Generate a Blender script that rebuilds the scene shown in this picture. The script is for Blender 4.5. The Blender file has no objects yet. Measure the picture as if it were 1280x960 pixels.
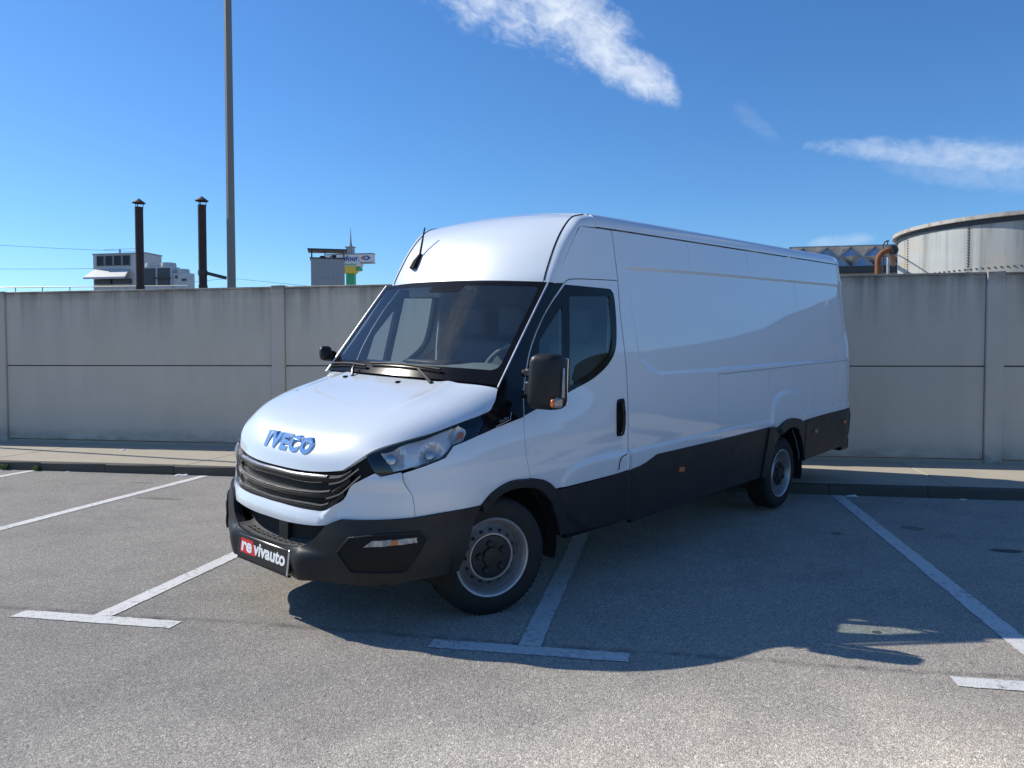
import bpy, bmesh, math, random
import numpy as np
from mathutils import Vector, Matrix
from mathutils.geometry import delaunay_2d_cdt
random.seed(7); rng=np.random.default_rng(7)
PI=math.pi
SC_=bpy.context.scene; COL=SC_.collection
# ------------------------------------------------------------------ camera
YAW,PITCH,ROLL,CAMH,FPX=-.1941,.0348,-.0015,1.5145,969.98
F=Vector((math.sin(YAW)*math.cos(PITCH),math.cos(YAW)*math.cos(PITCH),-math.sin(PITCH)))
R0=Vector((math.cos(YAW),-math.sin(YAW),0)); U0=R0.cross(F)
RR=R0*math.cos(ROLL)+U0*math.sin(ROLL); UU=-R0*math.sin(ROLL)+U0*math.cos(ROLL)
cam=bpy.data.cameras.new('camera'); camo=bpy.data.objects.new('camera',cam); COL.objects.link(camo)
cam.sensor_width=36; cam.lens=FPX/1280*36; cam.clip_start=.05; cam.clip_end=3000
M=Matrix((RR,UU,-F)).transposed().to_4x4(); M.translation=Vector((0,0,CAMH)); camo.matrix_world=M
SC_.camera=camo
# ------------------------------------------------------------------ light
SUN_AZ=math.radians(10.5); SUN_EL=math.radians(38.8)     # sun to the left, a little behind the wall
SD=Vector((-math.cos(SUN_AZ)*math.cos(SUN_EL),math.sin(SUN_AZ)*math.cos(SUN_EL),math.sin(SUN_EL)))
sun=bpy.data.lights.new('sun','SUN'); sun.energy=5; sun.angle=math.radians(.53); sun.color=(1,.94,.83)
suno=bpy.data.objects.new('sun',sun); COL.objects.link(suno)
suno.rotation_euler=(-SD).to_track_quat('-Z','Y').to_euler(); suno.location=SD*60
SC_.view_settings.view_transform='Standard'; SC_.view_settings.look='None'; SC_.view_settings.gamma=1
SC_.view_settings.exposure=.12
world=bpy.data.worlds.new('World'); SC_.world=world; world.use_nodes=True
class NT:
    def __init__(s,tree): s.t=tree; s.n=tree.nodes; s.l=tree.links
    def node(s,typ,**kw):
        n=s.n.new(typ)
        for k,v in kw.items():
            if k.startswith('_'): setattr(n,k[1:],v)
        return n
    def put(s,sock,v):
        if hasattr(v,'links') or isinstance(v,bpy.types.NodeSocket): s.l.new(v,sock)
        else: sock.default_value=v
    def math(s,op,a,b=0,c=0,clamp=False):
        n=s.n.new('ShaderNodeMath'); n.operation=op; n.use_clamp=clamp
        for i,v in enumerate((a,b,c)): s.put(n.inputs[i],v)
        return n.outputs[0]
    def mix(s,f,a,b,typ='MIX'):
        n=s.n.new('ShaderNodeMix'); n.data_type='RGBA'; n.blend_type=typ; n.clamp_factor=True
        s.put(n.inputs[0],f); s.put(n.inputs[6],c4(a)); s.put(n.inputs[7],c4(b)); return n.outputs[2]
    def noise(s,vec,scale,detail=4,rough=.55,out=0,dist=0):
        n=s.n.new('ShaderNodeTexNoise'); n.inputs['Scale'].default_value=scale; n.inputs['Detail'].default_value=detail
        n.inputs['Roughness'].default_value=rough; n.inputs['Distortion'].default_value=dist
        if vec is not None: s.l.new(vec,n.inputs['Vector'])
        return n.outputs[out]
    def vor(s,vec,scale,feature='F1',out='Distance',rand=1):
        n=s.n.new('ShaderNodeTexVoronoi'); n.feature=feature; n.inputs['Scale'].default_value=scale; n.inputs['Randomness'].default_value=rand
        s.l.new(vec,n.inputs['Vector']); return n.outputs[out]
    def ramp(s,f,*stops):
        n=s.n.new('ShaderNodeValToRGB'); e=n.color_ramp.elements
        while len(e)<len(stops): e.new(.5)
        for el,(p,c) in zip(e,stops):
            el.position=p; el.color=c4(c) if isinstance(c,(tuple,list)) else (c,c,c,1)
        s.l.new(f,n.inputs[0]); return n.outputs[0]
    def map(s,f,a,b,c=0,d=1,smooth=False):
        n=s.n.new('ShaderNodeMapRange'); n.interpolation_type='SMOOTHSTEP' if smooth else 'LINEAR'
        s.put(n.inputs[0],f)
        for i,v in enumerate((a,b,c,d)): n.inputs[i+1].default_value=v
        return n.outputs[0]
    def scale(s,vec,x,y,z):
        n=s.n.new('ShaderNodeMapping'); n.inputs['Scale'].default_value=(x,y,z); s.l.new(vec,n.inputs['Vector']); return n.outputs[0]
    def bump(s,h,strength=.3,dist=.01,normal=None):
        n=s.n.new('ShaderNodeBump'); n.inputs['Strength'].default_value=strength; n.inputs['Distance'].default_value=dist
        s.l.new(h,n.inputs['Height'])
        if normal is not None: s.l.new(normal,n.inputs['Normal'])
        return n.outputs[0]
def c4(c):
    if isinstance(c,(tuple,list)): return tuple(c)+(1,) if len(c)==3 else tuple(c)
    if isinstance(c,(int,float)): return (c,c,c,1)
    return c
w=NT(world.node_tree); bg=w.n['Background']
sky=w.n.new('ShaderNodeTexSky'); sky.sky_type='NISHITA'; sky.sun_disc=False
sky.sun_elevation=SUN_EL; sky.sun_rotation=math.atan2(SD.x,SD.y)
sky.altitude=0; sky.air_density=1.0; sky.dust_density=.2; sky.ozone_density=3.0
bg.inputs[1].default_value=.085
tc=w.n.new('ShaderNodeTexCoord'); dirv=tc.outputs['Generated']
sx=w.n.new('ShaderNodeSeparateXYZ'); w.l.new(dirv,sx.inputs[0])
az=w.math('ARCTAN2',sx.outputs[0],sx.outputs[1]); el=w.math('ARCSINE',sx.outputs[2])
az=w.math('MULTIPLY',az,180/PI); el=w.math('MULTIPLY',el,180/PI)
def cloud(a0,e0,a1,e1,wd0,wd1,dens,seed):
    # a streak of thin cloud between two directions (degrees), wd0..wd1 its half width
    L=math.hypot(a1-a0,e1-e0); ux,uy=(a1-a0)/L,(e1-e0)/L
    da=w.math('SUBTRACT',az,a0); de=w.math('SUBTRACT',el,e0)
    t=w.math('ADD',w.math('MULTIPLY',da,ux),w.math('MULTIPLY',de,uy))
    v=w.math('ADD',w.math('MULTIPLY',da,-uy),w.math('MULTIPLY',de,ux))
    cmb=w.n.new('ShaderNodeCombineXYZ'); w.l.new(t,cmb.inputs[0]); w.l.new(v,cmb.inputs[1]); cmb.inputs[2].default_value=seed
    n1=w.noise(w.scale(cmb.outputs[0],.3,.5,1),1,9,.58,dist=.4)
    n2=w.noise(w.scale(cmb.outputs[0],.75,1.15,1),1,9,.62,dist=.7)
    n=w.math('ADD',w.math('MULTIPLY',n1,.55),w.math('MULTIPLY',n2,.45))
    wd=w.map(t,0,L,wd0,wd1)
    q=w.math('DIVIDE',v,wd)
    tt=w.math('DIVIDE',w.math('SUBTRACT',t,L/2),L/2)
    rr=w.math('ADD',w.math('POWER',w.math('ABSOLUTE',q),2),w.math('POWER',w.math('ABSOLUTE',tt),4))
    m=w.math('SUBTRACT',1,rr)
    d=w.math('ADD',w.math('MULTIPLY',n,3.0),w.math('MULTIPLY',m,.75))
    return w.math('MULTIPLY',w.map(d,1.35,2.85,0,1,True),w.math('MULTIPLY',w.map(m,-1.1,.3,0,1,True),dens))
clouds=[cloud(-18.0,28.2,-2.5,21.0,4.0,2.3,.84,1.3),cloud(-7.5,23,1.1,17.7,2.0,1.2,.78,21.3),cloud(9.4,14.2,27,11.0,.7,1.5,.5,4.1),cloud(14,12.6,26,9.8,.8,1.4,.22,44.1),cloud(4.4,17.4,7.8,14.4,.7,.6,.09,7.7),cloud(9.5,7.6,14,7.9,.5,.5,.3,9.2),
        cloud(30,30,62,22,4,3,.7,11.5),cloud(-120,34,-70,52,5,4,.7,13.1),cloud(120,26,170,34,4,4,.6,15.9)]
tot=clouds[0]
for c in clouds[1:]: tot=w.math('MAXIMUM',tot,c)
hsv=w.n.new('ShaderNodeHueSaturation'); hsv.inputs['Saturation'].default_value=1.15; w.l.new(sky.outputs[0],hsv.inputs['Color'])
tint=w.mix(1,hsv.outputs[0],(.92,1.27,1.6),'MULTIPLY')
skyc=w.mix(tot,tint,(10.5,11.2,12))
w.l.new(skyc,bg.inputs[0])
# ------------------------------------------------------------------ materials
MATS={}
def newmat(name):
    m=bpy.data.materials.new(name); m.use_nodes=True; nt=NT(m.node_tree); b=nt.n['Principled BSDF']
    g=nt.n.new('ShaderNodeNewGeometry'); MATS[name]=m
    return m,nt,b,g.outputs['Position']
def plain(name,col,rough=.5,metal=0,coat=0,var=.12,scale=6,bump=0,bscale=120,spec=.5,emit=None,dirt=None):
    m,nt,b,P=newmat(name)
    tco=nt.n.new('ShaderNodeTexCoord').outputs['Object']
    n=nt.noise(tco,scale,5,.6)
    c=nt.mix(n,tuple(x*(1-var) for x in col),tuple(min(1,x*(1+var)) for x in col))
    if dirt:
        dn=nt.noise(tco,dirt[1],6,.65); c=nt.mix(nt.map(dn,.48,.7,0,dirt[2]),c,dirt[0])
    nt.l.new(c,b.inputs['Base Color'])
    nt.put(b.inputs['Roughness'],nt.map(nt.noise(tco,scale*3,4),.2,.8,max(0,rough-.06),min(1,rough+.06)))
    b.inputs['Metallic'].default_value=metal; b.inputs['Coat Weight'].default_value=coat; b.inputs['Coat Roughness'].default_value=.03
    b.inputs['Specular IOR Level'].default_value=spec
    if bump: nt.l.new(nt.bump(nt.noise(tco,bscale,3),bump,.002),b.inputs['Normal'])
    if emit: b.inputs['Emission Color'].default_value=c4(emit); b.inputs['Emission Strength'].default_value=1
    return m
def asphalt():
    m,nt,b,P=newmat('asphalt')
    big=nt.noise(P,.35,5,.6); mid=nt.noise(P,2.3,6,.62); fine=nt.noise(P,34,4,.6)
    cell=nt.vor(P,170,out='Color'); sepc=nt.n.new('ShaderNodeSeparateColor'); nt.l.new(cell,sepc.inputs[0])
    dist=nt.vor(P,170)
    stone=nt.ramp(sepc.outputs[0],(0,(.07,.067,.064)),(.2,(.19,.183,.174)),(.55,(.31,.297,.28)),(.9,(.42,.4,.37)),(1,(.58,.55,.51)))
    cell2=nt.vor(P,96,out='Color'); sc2=nt.n.new('ShaderNodeSeparateColor'); nt.l.new(cell2,sc2.inputs[0])
    stone2=nt.ramp(sc2.outputs[1],(0,(.05,.048,.046)),(.16,(.17,.164,.156)),(.5,(.29,.277,.262)),(.85,(.42,.4,.37)),(1,(.72,.69,.64)))
    stone=nt.mix(nt.map(sc2.outputs[2],.4,.6,.15,.62),stone,stone2)
    binder=nt.map(dist,.25,.62,0,1,True)
    c=nt.mix(nt.math('MULTIPLY',binder,.55),stone,(.055,.054,.055))
    c=nt.mix(.24,c,(.315,.292,.262))
    c=nt.mix(1,c,(1.5,1.45,1.37),'MULTIPLY')
    tone=nt.ramp(nt.math('ADD',nt.math('MULTIPLY',big,.55),nt.math('MULTIPLY',mid,.45)),(.3,(.74,.74,.76)),(.5,(1,.99,.975)),(.7,(1.16,1.13,1.09)))
    c=nt.mix(1,c,tone,'MULTIPLY')
    # warm blotches, oil spots, the dark joint along the bay ends, dark pits
    c=nt.mix(nt.map(nt.noise(P,.9,5,.65),.55,.75,0,.32),c,(.205,.168,.14))
    c=nt.mix(nt.map(nt.noise(nt.scale(P,1.0,2.2,1),1.15,6,.7),.66,.72,0,.5),c,(.07,.068,.068))
    sp=nt.n.new('ShaderNodeSeparateXYZ'); nt.l.new(P,sp.inputs[0])
    jl=nt.math('ABSOLUTE',nt.math('SUBTRACT',sp.outputs[1],nt.math('ADD',3.99,nt.math('MULTIPLY',nt.math('SUBTRACT',nt.noise(P,.8,4),.5),.14))))
    j=nt.math('MULTIPLY',nt.map(jl,.0,.055,1,0,True),nt.map(nt.noise(P,6,4,.6),.35,.7,0,1))
    c=nt.mix(nt.math('MULTIPLY',j,.75),c,(.05,.05,.052))
    def blob(x,y,rx,ry,a):
        d=nt.math('ADD',nt.math('POWER',nt.math('DIVIDE',nt.math('SUBTRACT',sp.outputs[0],x),rx),2),nt.math('POWER',nt.math('DIVIDE',nt.math('SUBTRACT',sp.outputs[1],y),ry),2))
        d=nt.math('ADD',d,nt.math('MULTIPLY',nt.math('SUBTRACT',nt.noise(P,9,5,.65),.5),1.6))
        return nt.math('MULTIPLY',nt.map(d,.55,1.1,1,0,True),a)
    lit_fg=nt.math('ADD',nt.math('POWER',nt.math('DIVIDE',nt.math('SUBTRACT',sp.outputs[0],1.0),3.6),2),nt.math('POWER',nt.math('DIVIDE',nt.math('SUBTRACT',sp.outputs[1],1.6),2.1),2))  # bright foreground light painted into the asphalt colour as a soft oval
    lit_fg=nt.math('ADD',lit_fg,nt.math('MULTIPLY',nt.math('SUBTRACT',nt.noise(P,.8,6,.65),.5),1.5))
    c=nt.mix(nt.map(lit_fg,.0,1.3,.95,0,True),c,nt.mix(1,c,(1.95,1.9,1.8),'MULTIPLY'))
    for q in [(2.62,6.62,.13,.07,.85),(2.98,6.72,.12,.08,.85),(2.15,7.35,.10,.10,.5),(1.45,7.0,.06,.05,.6),(-5.3,7.4,.3,.07,.4),(-6.2,8.3,.18,.05,.35),(1.15,4.52,.03,.03,.8),(-1.2,8.0,.5,.2,.4)]:
        c=nt.mix(blob(*q),c,(.045,.044,.045))
    # small pits where single stones have gone
    pit=nt.vor(P,27,out='Distance'); pc=nt.vor(P,27,out='Color'); sp2=nt.n.new('ShaderNodeSeparateColor'); nt.l.new(pc,sp2.inputs[0])
    pm=nt.math('MULTIPLY',nt.map(pit,.14,.24,1,0),nt.map(sp2.outputs[1],.88,.99,0,1)); c=nt.mix(nt.math('MULTIPLY',pm,.5),c,(.05,.049,.05))
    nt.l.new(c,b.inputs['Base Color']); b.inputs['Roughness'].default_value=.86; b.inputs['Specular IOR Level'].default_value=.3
    if 'Diffuse Roughness' in b.inputs: b.inputs['Diffuse Roughness'].default_value=.35
    h=nt.math('SUBTRACT',nt.math('SUBTRACT',nt.math('MULTIPLY',fine,.4),nt.math('MULTIPLY',dist,1.1)),nt.math('MULTIPLY',pm,.8))
    nt.l.new(nt.bump(h,.55,.006),b.inputs['Normal']); return m
def linepaint():
    m,nt,b,P=newmat('line_paint')
    n=nt.noise(P,26,7,.7); n2=nt.noise(P,4,5,.6); dist=nt.vor(P,7.5,'DISTANCE_TO_EDGE')
    wear=nt.map(nt.math('ADD',nt.math('MULTIPLY',n,.7),nt.math('MULTIPLY',n2,.3)),.52,.66,0,.95)
    crack=nt.math('MULTIPLY',nt.map(dist,.0,.025,1,0),nt.map(nt.noise(P,1.7,4),.5,.6,0,.75))
    wear=nt.math('MAXIMUM',wear,crack)
    speck=nt.noise(P,170,3,.7)
    c=nt.mix(wear,nt.mix(nt.map(speck,.3,.7),(.54,.535,.515),(.74,.73,.705)),(.16,.155,.15))
    c=nt.mix(nt.map(nt.noise(P,1.3,5),.4,.75,0,.3),c,(.42,.41,.39))
    nt.l.new(c,b.inputs['Base Color']); b.inputs['Roughness'].default_value=.7
    nt.l.new(nt.bump(nt.vor(P,125),.4,.005),b.inputs['Normal']); return m
def concrete(name,base,stain=0,top=2.64,warm=.0,damp=0):
    m,nt,b,P=newmat(name)
    sp=nt.n.new('ShaderNodeSeparateXYZ'); nt.l.new(P,sp.inputs[0]); z=sp.outputs[2]
    oi=nt.n.new('ShaderNodeObjectInfo')
    big=nt.noise(P,.7,6,.6); mid=nt.noise(nt.scale(P,1,1,.25),3,6,.6); fine=nt.noise(P,60,4,.65)
    c=nt.mix(big,tuple(x*.82 for x in base),tuple(x*1.15 for x in base))
    c=nt.mix(nt.map(mid,.42,.7,0,.35),c,tuple(x*.72 for x in base))
    c=nt.mix(nt.map(oi.outputs['Random'],0,1,0,.22),c,tuple(x*.78 for x in base))
    c=nt.mix(nt.map(fine,.3,.7,0,.25),c,tuple(x*1.25 for x in base))
    c=nt.mix(nt.map(nt.noise(nt.scale(P,.3,1,1.1),.6,5,.6),.48,.68,0,.35),c,(base[0]*1.08,base[1]*1.0,base[2]*.88))
    if stain:
        st=nt.noise(nt.scale(P,6.5,6.5,.22),1,6,.7); st2=nt.noise(nt.scale(P,1.6,1.6,.12),1,5,.6)
        depth=nt.map(nt.math('SUBTRACT',top,z),0,.95,1,0)
        s=nt.math('MULTIPLY',nt.math('POWER',depth,1.5),nt.map(nt.math('ADD',nt.math('MULTIPLY',st,.62),nt.math('MULTIPLY',st2,.5)),.5,.72,0,1))
        c=nt.mix(nt.math('MULTIPLY',s,stain),c,(.055,.045,.034))
        rim=nt.math('MULTIPLY',nt.map(nt.math('SUBTRACT',top,z),0,.22,1,0),nt.map(nt.noise(P,5,5,.7),.3,.6,.1,.75)); c=nt.mix(rim,c,(.075,.062,.05))
        bt=nt.math('MULTIPLY',nt.map(nt.math('SUBTRACT',z,.11),.0,.3,1,0),nt.map(nt.noise(nt.scale(P,2,2,4),1.3,6,.7),.42,.66,0,.6)); c=nt.mix(bt,c,(.05,.05,.042))
        run=nt.math('MULTIPLY',nt.map(nt.noise(nt.scale(P,11,11,.05),1,3,.5),.69,.74,0,.5),nt.map(z,.6,2.6,0,1)); c=nt.mix(run,c,(.07,.062,.05))
    nt.l.new(c,b.inputs['Base Color']); b.inputs['Roughness'].default_value=.9; b.inputs['Specular IOR Level'].default_value=.25
    pits=nt.vor(P,38); h=nt.math('ADD',nt.math('MULTIPLY',fine,.5),nt.map(pits,.02,.1,0,.5))
    nt.l.new(nt.bump(h,.35,.006),b.inputs['Normal']); return m
asphalt(); linepaint()
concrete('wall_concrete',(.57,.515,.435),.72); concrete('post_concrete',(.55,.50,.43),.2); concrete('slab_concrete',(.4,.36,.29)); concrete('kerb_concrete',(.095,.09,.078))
def paintmat():
    m,nt,b,P=newmat('white_paint')
    tco=nt.n.new('ShaderNodeTexCoord').outputs['Object']
    n=nt.noise(tco,1.4,4,.6); sp=nt.n.new('ShaderNodeSeparateXYZ'); nt.l.new(tco,sp.inputs[0])
    c=nt.mix(n,(.645,.70,.75),(.685,.74,.79))
    dust=nt.math('MULTIPLY',nt.map(sp.outputs[2],.45,1.1,1,0),nt.map(nt.noise(tco,7,6,.7),.35,.75,0,.16)); c=nt.mix(dust,c,(.42,.38,.32))
    nt.l.new(c,b.inputs['Base Color']); b.inputs['Roughness'].default_value=.32
    b.inputs['Coat Weight'].default_value=1; nt.put(b.inputs['Coat Roughness'],nt.map(nt.noise(tco,18,5,.7),.3,.8,.015,.05)); b.inputs['Coat IOR'].default_value=1.5
    nt.l.new(nt.bump(nt.noise(tco,3.0,2,.5),.05,.02),b.inputs['Coat Normal']); return m
paintmat()
plain('dark_plastic',(.0185,.0195,.0215),.42,spec=.3,bump=.25,bscale=700,var=.12,scale=3,dirt=((.05,.047,.043),5,.25))
plain('black_gloss',(.006,.006,.007),.14,spec=.3,var=.02); plain('black_matt',(.007,.007,.0075),.6,spec=.25); plain('liner_black',(.006,.006,.006),.8)
plain('rubber',(.009,.009,.0095),.75,bump=.3,bscale=300,dirt=((.035,.032,.03),9,.4)); plain('steel_rim',(.42,.42,.42),.4,.65,var=.1,dirt=((.2,.19,.18),9,.5))
plain('hub_plastic',(.014,.014,.015),.5); plain('chrome',(.82,.83,.85),.07,1); plain('letter_chrome',(.72,.76,.82),.1,1,var=.02); plain('reflector_chrome',(.78,.74,.71),.2,.3,var=.15,scale=30); plain('lit_step_plastic',(.085,.085,.087),.5,bump=.3,bscale=300); plain('disc_steel',(.15,.155,.16),.5,.4,var=.2,dirt=((.06,.055,.05),9,.5)); plain('black_border',(.006,.006,.007),.14,spec=.12,scale=.3); plain('satin_silver',(.55,.56,.57),.3,.9,var=.02); plain('slat_black',(.022,.022,.024),.35,var=.02,spec=.2); plain('slat_silver',(.3,.3,.31),.35,.8,var=.02)
plain('amber',(.5,.14,.03),.25,coat=.5); plain('clear_lamp',(.3,.31,.32),.15,.3,coat=.8,var=.5,scale=60); plain('plate_black',(.012,.012,.013),.3); plain('plate_red',(.62,.02,.03),.35); plain('plate_white',(.85,.85,.85),.4)
plain('seat_fabric',(.075,.085,.10),.85,bump=.3,bscale=400); plain('dash_plastic',(.13,.15,.15),.6,bump=.2,bscale=500); plain('cab_lining',(.2,.21,.21),.75); plain('bulkhead_paint',(.045,.055,.065),.6)
plain('flue_brown',(.032,.02,.02),.6,.1,var=.3,scale=9,dirt=((.075,.038,.028),7,.5)); plain('mast_grey',(.2,.2,.19),.6,.1,var=.1,scale=2); plain('galvanised',(.34,.34,.33),.5,.45,var=.18,scale=5,dirt=((.22,.2,.17),4,.5))
plain('cladding_white',(.52,.53,.53),.5,var=.08,scale=2,dirt=((.34,.32,.29),3,.4)); plain('cladding_grey',(.3,.315,.33),.45,.25,var=.08); plain('louvre_dark',(.075,.08,.085),.5,.3); plain('dark_steel',(.05,.055,.06),.5,.4)
plain('hole_black',(.01,.011,.013),.6); plain('sign_white',(.72,.73,.72),.5); plain('sign_blue',(.02,.05,.3),.4); plain('sign_red',(.6,.03,.03),.4); plain('sign_green',(.05,.38,.17),.45,var=.2); plain('sign_yellow',(.62,.5,.08),.5)
plain('rust',(.24,.085,.035),.85,var=.45,scale=14,bump=.5,bscale=60,dirt=((.12,.055,.03),6,.8)); plain('tank_rim',(.45,.43,.39),.6,var=.12,scale=7,dirt=((.22,.17,.12),4,.85)); plain('rivet_steel',(.07,.065,.06),.6,.3)
plain('grit_stone',(.42,.4,.37),.9,var=.5,scale=40); plain('weed_green',(.09,.15,.03),.7,var=.35,scale=30); plain('scrap_white',(.7,.69,.66),.7); plain('hill_green',(.045,.06,.028),.95,var=.5,scale=.05)
def sheetmetal():
    m,nt,b,P=newmat('folded_metal'); n=nt.noise(P,.9,5,.6); c=nt.mix(n,(.42,.45,.49),(.58,.6,.62))
    c=nt.mix(nt.map(nt.noise(P,2.2,5,.7),.55,.72,0,.55),c,(.26,.2,.14)); nt.l.new(c,b.inputs['Base Color']); b.inputs['Metallic'].default_value=.85; b.inputs['Roughness'].default_value=.3
    nt.l.new(nt.bump(nt.noise(P,1.6,3),.5,.12),b.inputs['Normal']); return m
sheetmetal()
def tankmat():
    m,nt,b,P=newmat('tank_steel'); oi=nt.n.new('ShaderNodeObjectInfo')
    st=nt.noise(nt.scale(P,2.6,2.6,.1),1,6,.65); big=nt.noise(P,.6,5,.6)
    c=nt.mix(big,(.36,.375,.365),(.48,.495,.48)); c=nt.mix(nt.map(st,.47,.66,0,.75),c,(.2,.18,.15)); c=nt.mix(nt.map(nt.noise(P,.5,4),.58,.72,0,.5),c,(.5,.4,.27))
    c=nt.mix(nt.map(oi.outputs['Random'],0,1,0,.18),c,(.36,.36,.34))
    nt.l.new(c,b.inputs['Base Color']); b.inputs['Roughness'].default_value=.5; b.inputs['Metallic'].default_value=.15
    nt.l.new(nt.bump(nt.noise(P,1.1,3),.3,.05),b.inputs['Normal']); return m
tankmat()
def glass(name,tint,rough=.0,base=.03,specks=0):
    m=bpy.data.materials.new(name); m.use_nodes=True; nt=NT(m.node_tree); MATS[name]=m
    for n in list(nt.n): nt.n.remove(n)
    out=nt.n.new('ShaderNodeOutputMaterial'); tr=nt.n.new('ShaderNodeBsdfTransparent'); gl=nt.n.new('ShaderNodeBsdfGlossy'); mx=nt.n.new('ShaderNodeMixShader')
    tr.inputs[0].default_value=c4(tint); gl.inputs['Roughness'].default_value=rough
    g=nt.n.new('ShaderNodeNewGeometry'); dt=nt.n.new('ShaderNodeVectorMath'); dt.operation='DOT_PRODUCT'; nt.l.new(g.outputs['Normal'],dt.inputs[0]); nt.l.new(g.outputs['Incoming'],dt.inputs[1])
    sch=nt.math('POWER',nt.math('SUBTRACT',1,nt.math('ABSOLUTE',dt.outputs['Value']),clamp=True),5)
    f=nt.math('ADD',nt.math('MULTIPLY',sch,.9),.06+base,clamp=True)
    nt.l.new(f,mx.inputs[0]); nt.l.new(tr.outputs[0],mx.inputs[1]); nt.l.new(gl.outputs[0],mx.inputs[2])
    res=mx.outputs[0]
    if specks:
        tco=nt.n.new('ShaderNodeTexCoord').outputs['Object']
        d=nt.n.new('ShaderNodeBsdfDiffuse'); d.inputs[0].default_value=(.5,.56,.6,1); m2=nt.n.new('ShaderNodeMixShader')
        v=nt.vor(tco,34); vc=nt.vor(tco,34,out='Color'); s=nt.n.new('ShaderNodeSeparateColor'); nt.l.new(vc,s.inputs[0])
        sp=nt.math('MULTIPLY',nt.map(nt.math('SUBTRACT',v,nt.math('MULTIPLY',s.outputs[1],.1)),.02,.05,1,0),nt.map(s.outputs[0],.78,.84,0,.22))
        film=nt.map(nt.noise(tco,2.2,5,.6),.3,.75,.004,.02)
        nt.l.new(nt.math('MAXIMUM',sp,film),m2.inputs[0]); nt.l.new(res,m2.inputs[1]); nt.l.new(d.outputs[0],m2.inputs[2]); res=m2.outputs[0]
    nt.l.new(res,out.inputs[0]); return m
glass('windscreen_glass',(.92,.98,.975),.0,.03,1); glass('window_glass',(.85,.94,.92),0,.03); glass('lamp_lens',(.93,.95,.97),0,.02)
# ------------------------------------------------------------------ helpers
def mesh(name,v,f,mat,parent=None,smooth=False,loc=None):
    me=bpy.data.meshes.new(name); me.from_pydata([tuple(map(float,q)) for q in v],[],[tuple(map(int,q)) for q in f])
    if smooth is True: me.polygons.foreach_set('use_smooth',[True]*len(me.polygons))
    me.materials.append(MATS[mat] if isinstance(mat,str) else mat)
    me.validate(); me.update()
    o=bpy.data.objects.new(name,me); COL.objects.link(o)
    if loc: o.location=loc
    if parent: o.parent=parent
    return o
def empty(name,loc,label=None,cat=None,group=None,rz=0):
    o=bpy.data.objects.new(name,None); o.empty_display_size=.2; COL.objects.link(o); o.location=loc; o.rotation_euler=(0,0,rz)
    tag(o,label,cat,group); return o
def tag(o,label=None,cat=None,group=None,kind=None):
    for k,v in (('label',label),('category',cat),('group',group),('kind',kind)):
        if v: o[k]=v
    return o
class MB:
    def __init__(s): s.v=[];s.f=[]
    def add(s,v,f):
        b=len(s.v); s.v+= [tuple(q) for q in v]; s.f+=[tuple(i+b for i in q) for q in f]; return s
    def box(s,x0,x1,y0,y1,z0,z1,bev=0):
        if bev<=0:
            v=[(x,y,z) for z in (z0,z1) for y in (y0,y1) for x in (x0,x1)]
            return s.add(v,[(0,2,3,1),(4,5,7,6),(0,1,5,4),(2,6,7,3),(0,4,6,2),(1,3,7,5)])
        bm=bmesh.new(); bmesh.ops.create_cube(bm,size=1)
        bmesh.ops.scale(bm,vec=(x1-x0,y1-y0,z1-z0),verts=bm.verts); bmesh.ops.translate(bm,vec=((x0+x1)/2,(y0+y1)/2,(z0+z1)/2),verts=bm.verts)
        bmesh.ops.bevel(bm,geom=bm.edges[:],offset=bev,segments=3 if bev>.012 else 1,affect='EDGES',profile=.5)
        bm.verts.index_update(); v=[q.co[:] for q in bm.verts]; f=[[q.index for q in g.verts] for g in bm.faces]; bm.free(); return s.add(v,f)
    def tube(s,pts,r,n=8,cap=True):
        pts=[Vector(p) for p in pts]; rs=r if isinstance(r,(list,tuple)) else [r]*len(pts)
        prev=None; rings=[]
        for i,p in enumerate(pts):
            d=(pts[min(i+1,len(pts)-1)]-pts[max(i-1,0)]).normalized()
            a=d.orthogonal().normalized() if prev is None else (prev-d*prev.dot(d)).normalized()
            prev=a; b=d.cross(a)
            rings.append([p+(a*math.cos(2*PI*k/n)+b*math.sin(2*PI*k/n))*rs[i] for k in range(n)])
        v=[q for g in rings for q in g]; f=[]
        for i in range(len(pts)-1):
            for k in range(n): f.append((i*n+k,i*n+(k+1)%n,(i+1)*n+(k+1)%n,(i+1)*n+k))
        if cap: f.append(tuple(range(n))[::-1]); f.append(tuple(range((len(pts)-1)*n,len(pts)*n)))
        return s.add(v,f)
    def lathe(s,prof,n=32,axis='z',c=(0,0,0),closed=False):
        v=[];f=[]
        for k in range(n):
            a=2*PI*k/n
            for r,h in prof:
                q=(r*math.cos(a),r*math.sin(a),h)
                if axis=='y': q=(q[0],q[2],q[1])
                if axis=='x': q=(q[2],q[0],q[1])
                v.append((q[0]+c[0],q[1]+c[1],q[2]+c[2]))
        m=len(prof)
        for k in range(n):
            for i in range(m if closed else m-1):
                j=(i+1)%m; q=(k*m+i,k*m+j,((k+1)%n)*m+j,((k+1)%n)*m+i)
                f.append(q if axis=='z' or axis=='x' else q[::-1])
        return s.add(v,f)
    def build(s,name,mat,parent=None,smooth=False,loc=None,fix=True):
        o=mesh(name,s.v,s.f,mat,parent,loc=loc)
        if fix or smooth:
            bm=bmesh.new(); bm.from_mesh(o.data)
            if fix: bmesh.ops.recalc_face_normals(bm,faces=bm.faces)
            bm.to_mesh(o.data); bm.free()
        if smooth:
            a=math.radians(40) if smooth is True else math.radians(smooth)
            o.data.polygons.foreach_set('use_smooth',[True]*len(o.data.polygons))
            try: o.data.set_sharp_from_angle(angle=a)
            except Exception: pass
        return o
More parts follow.
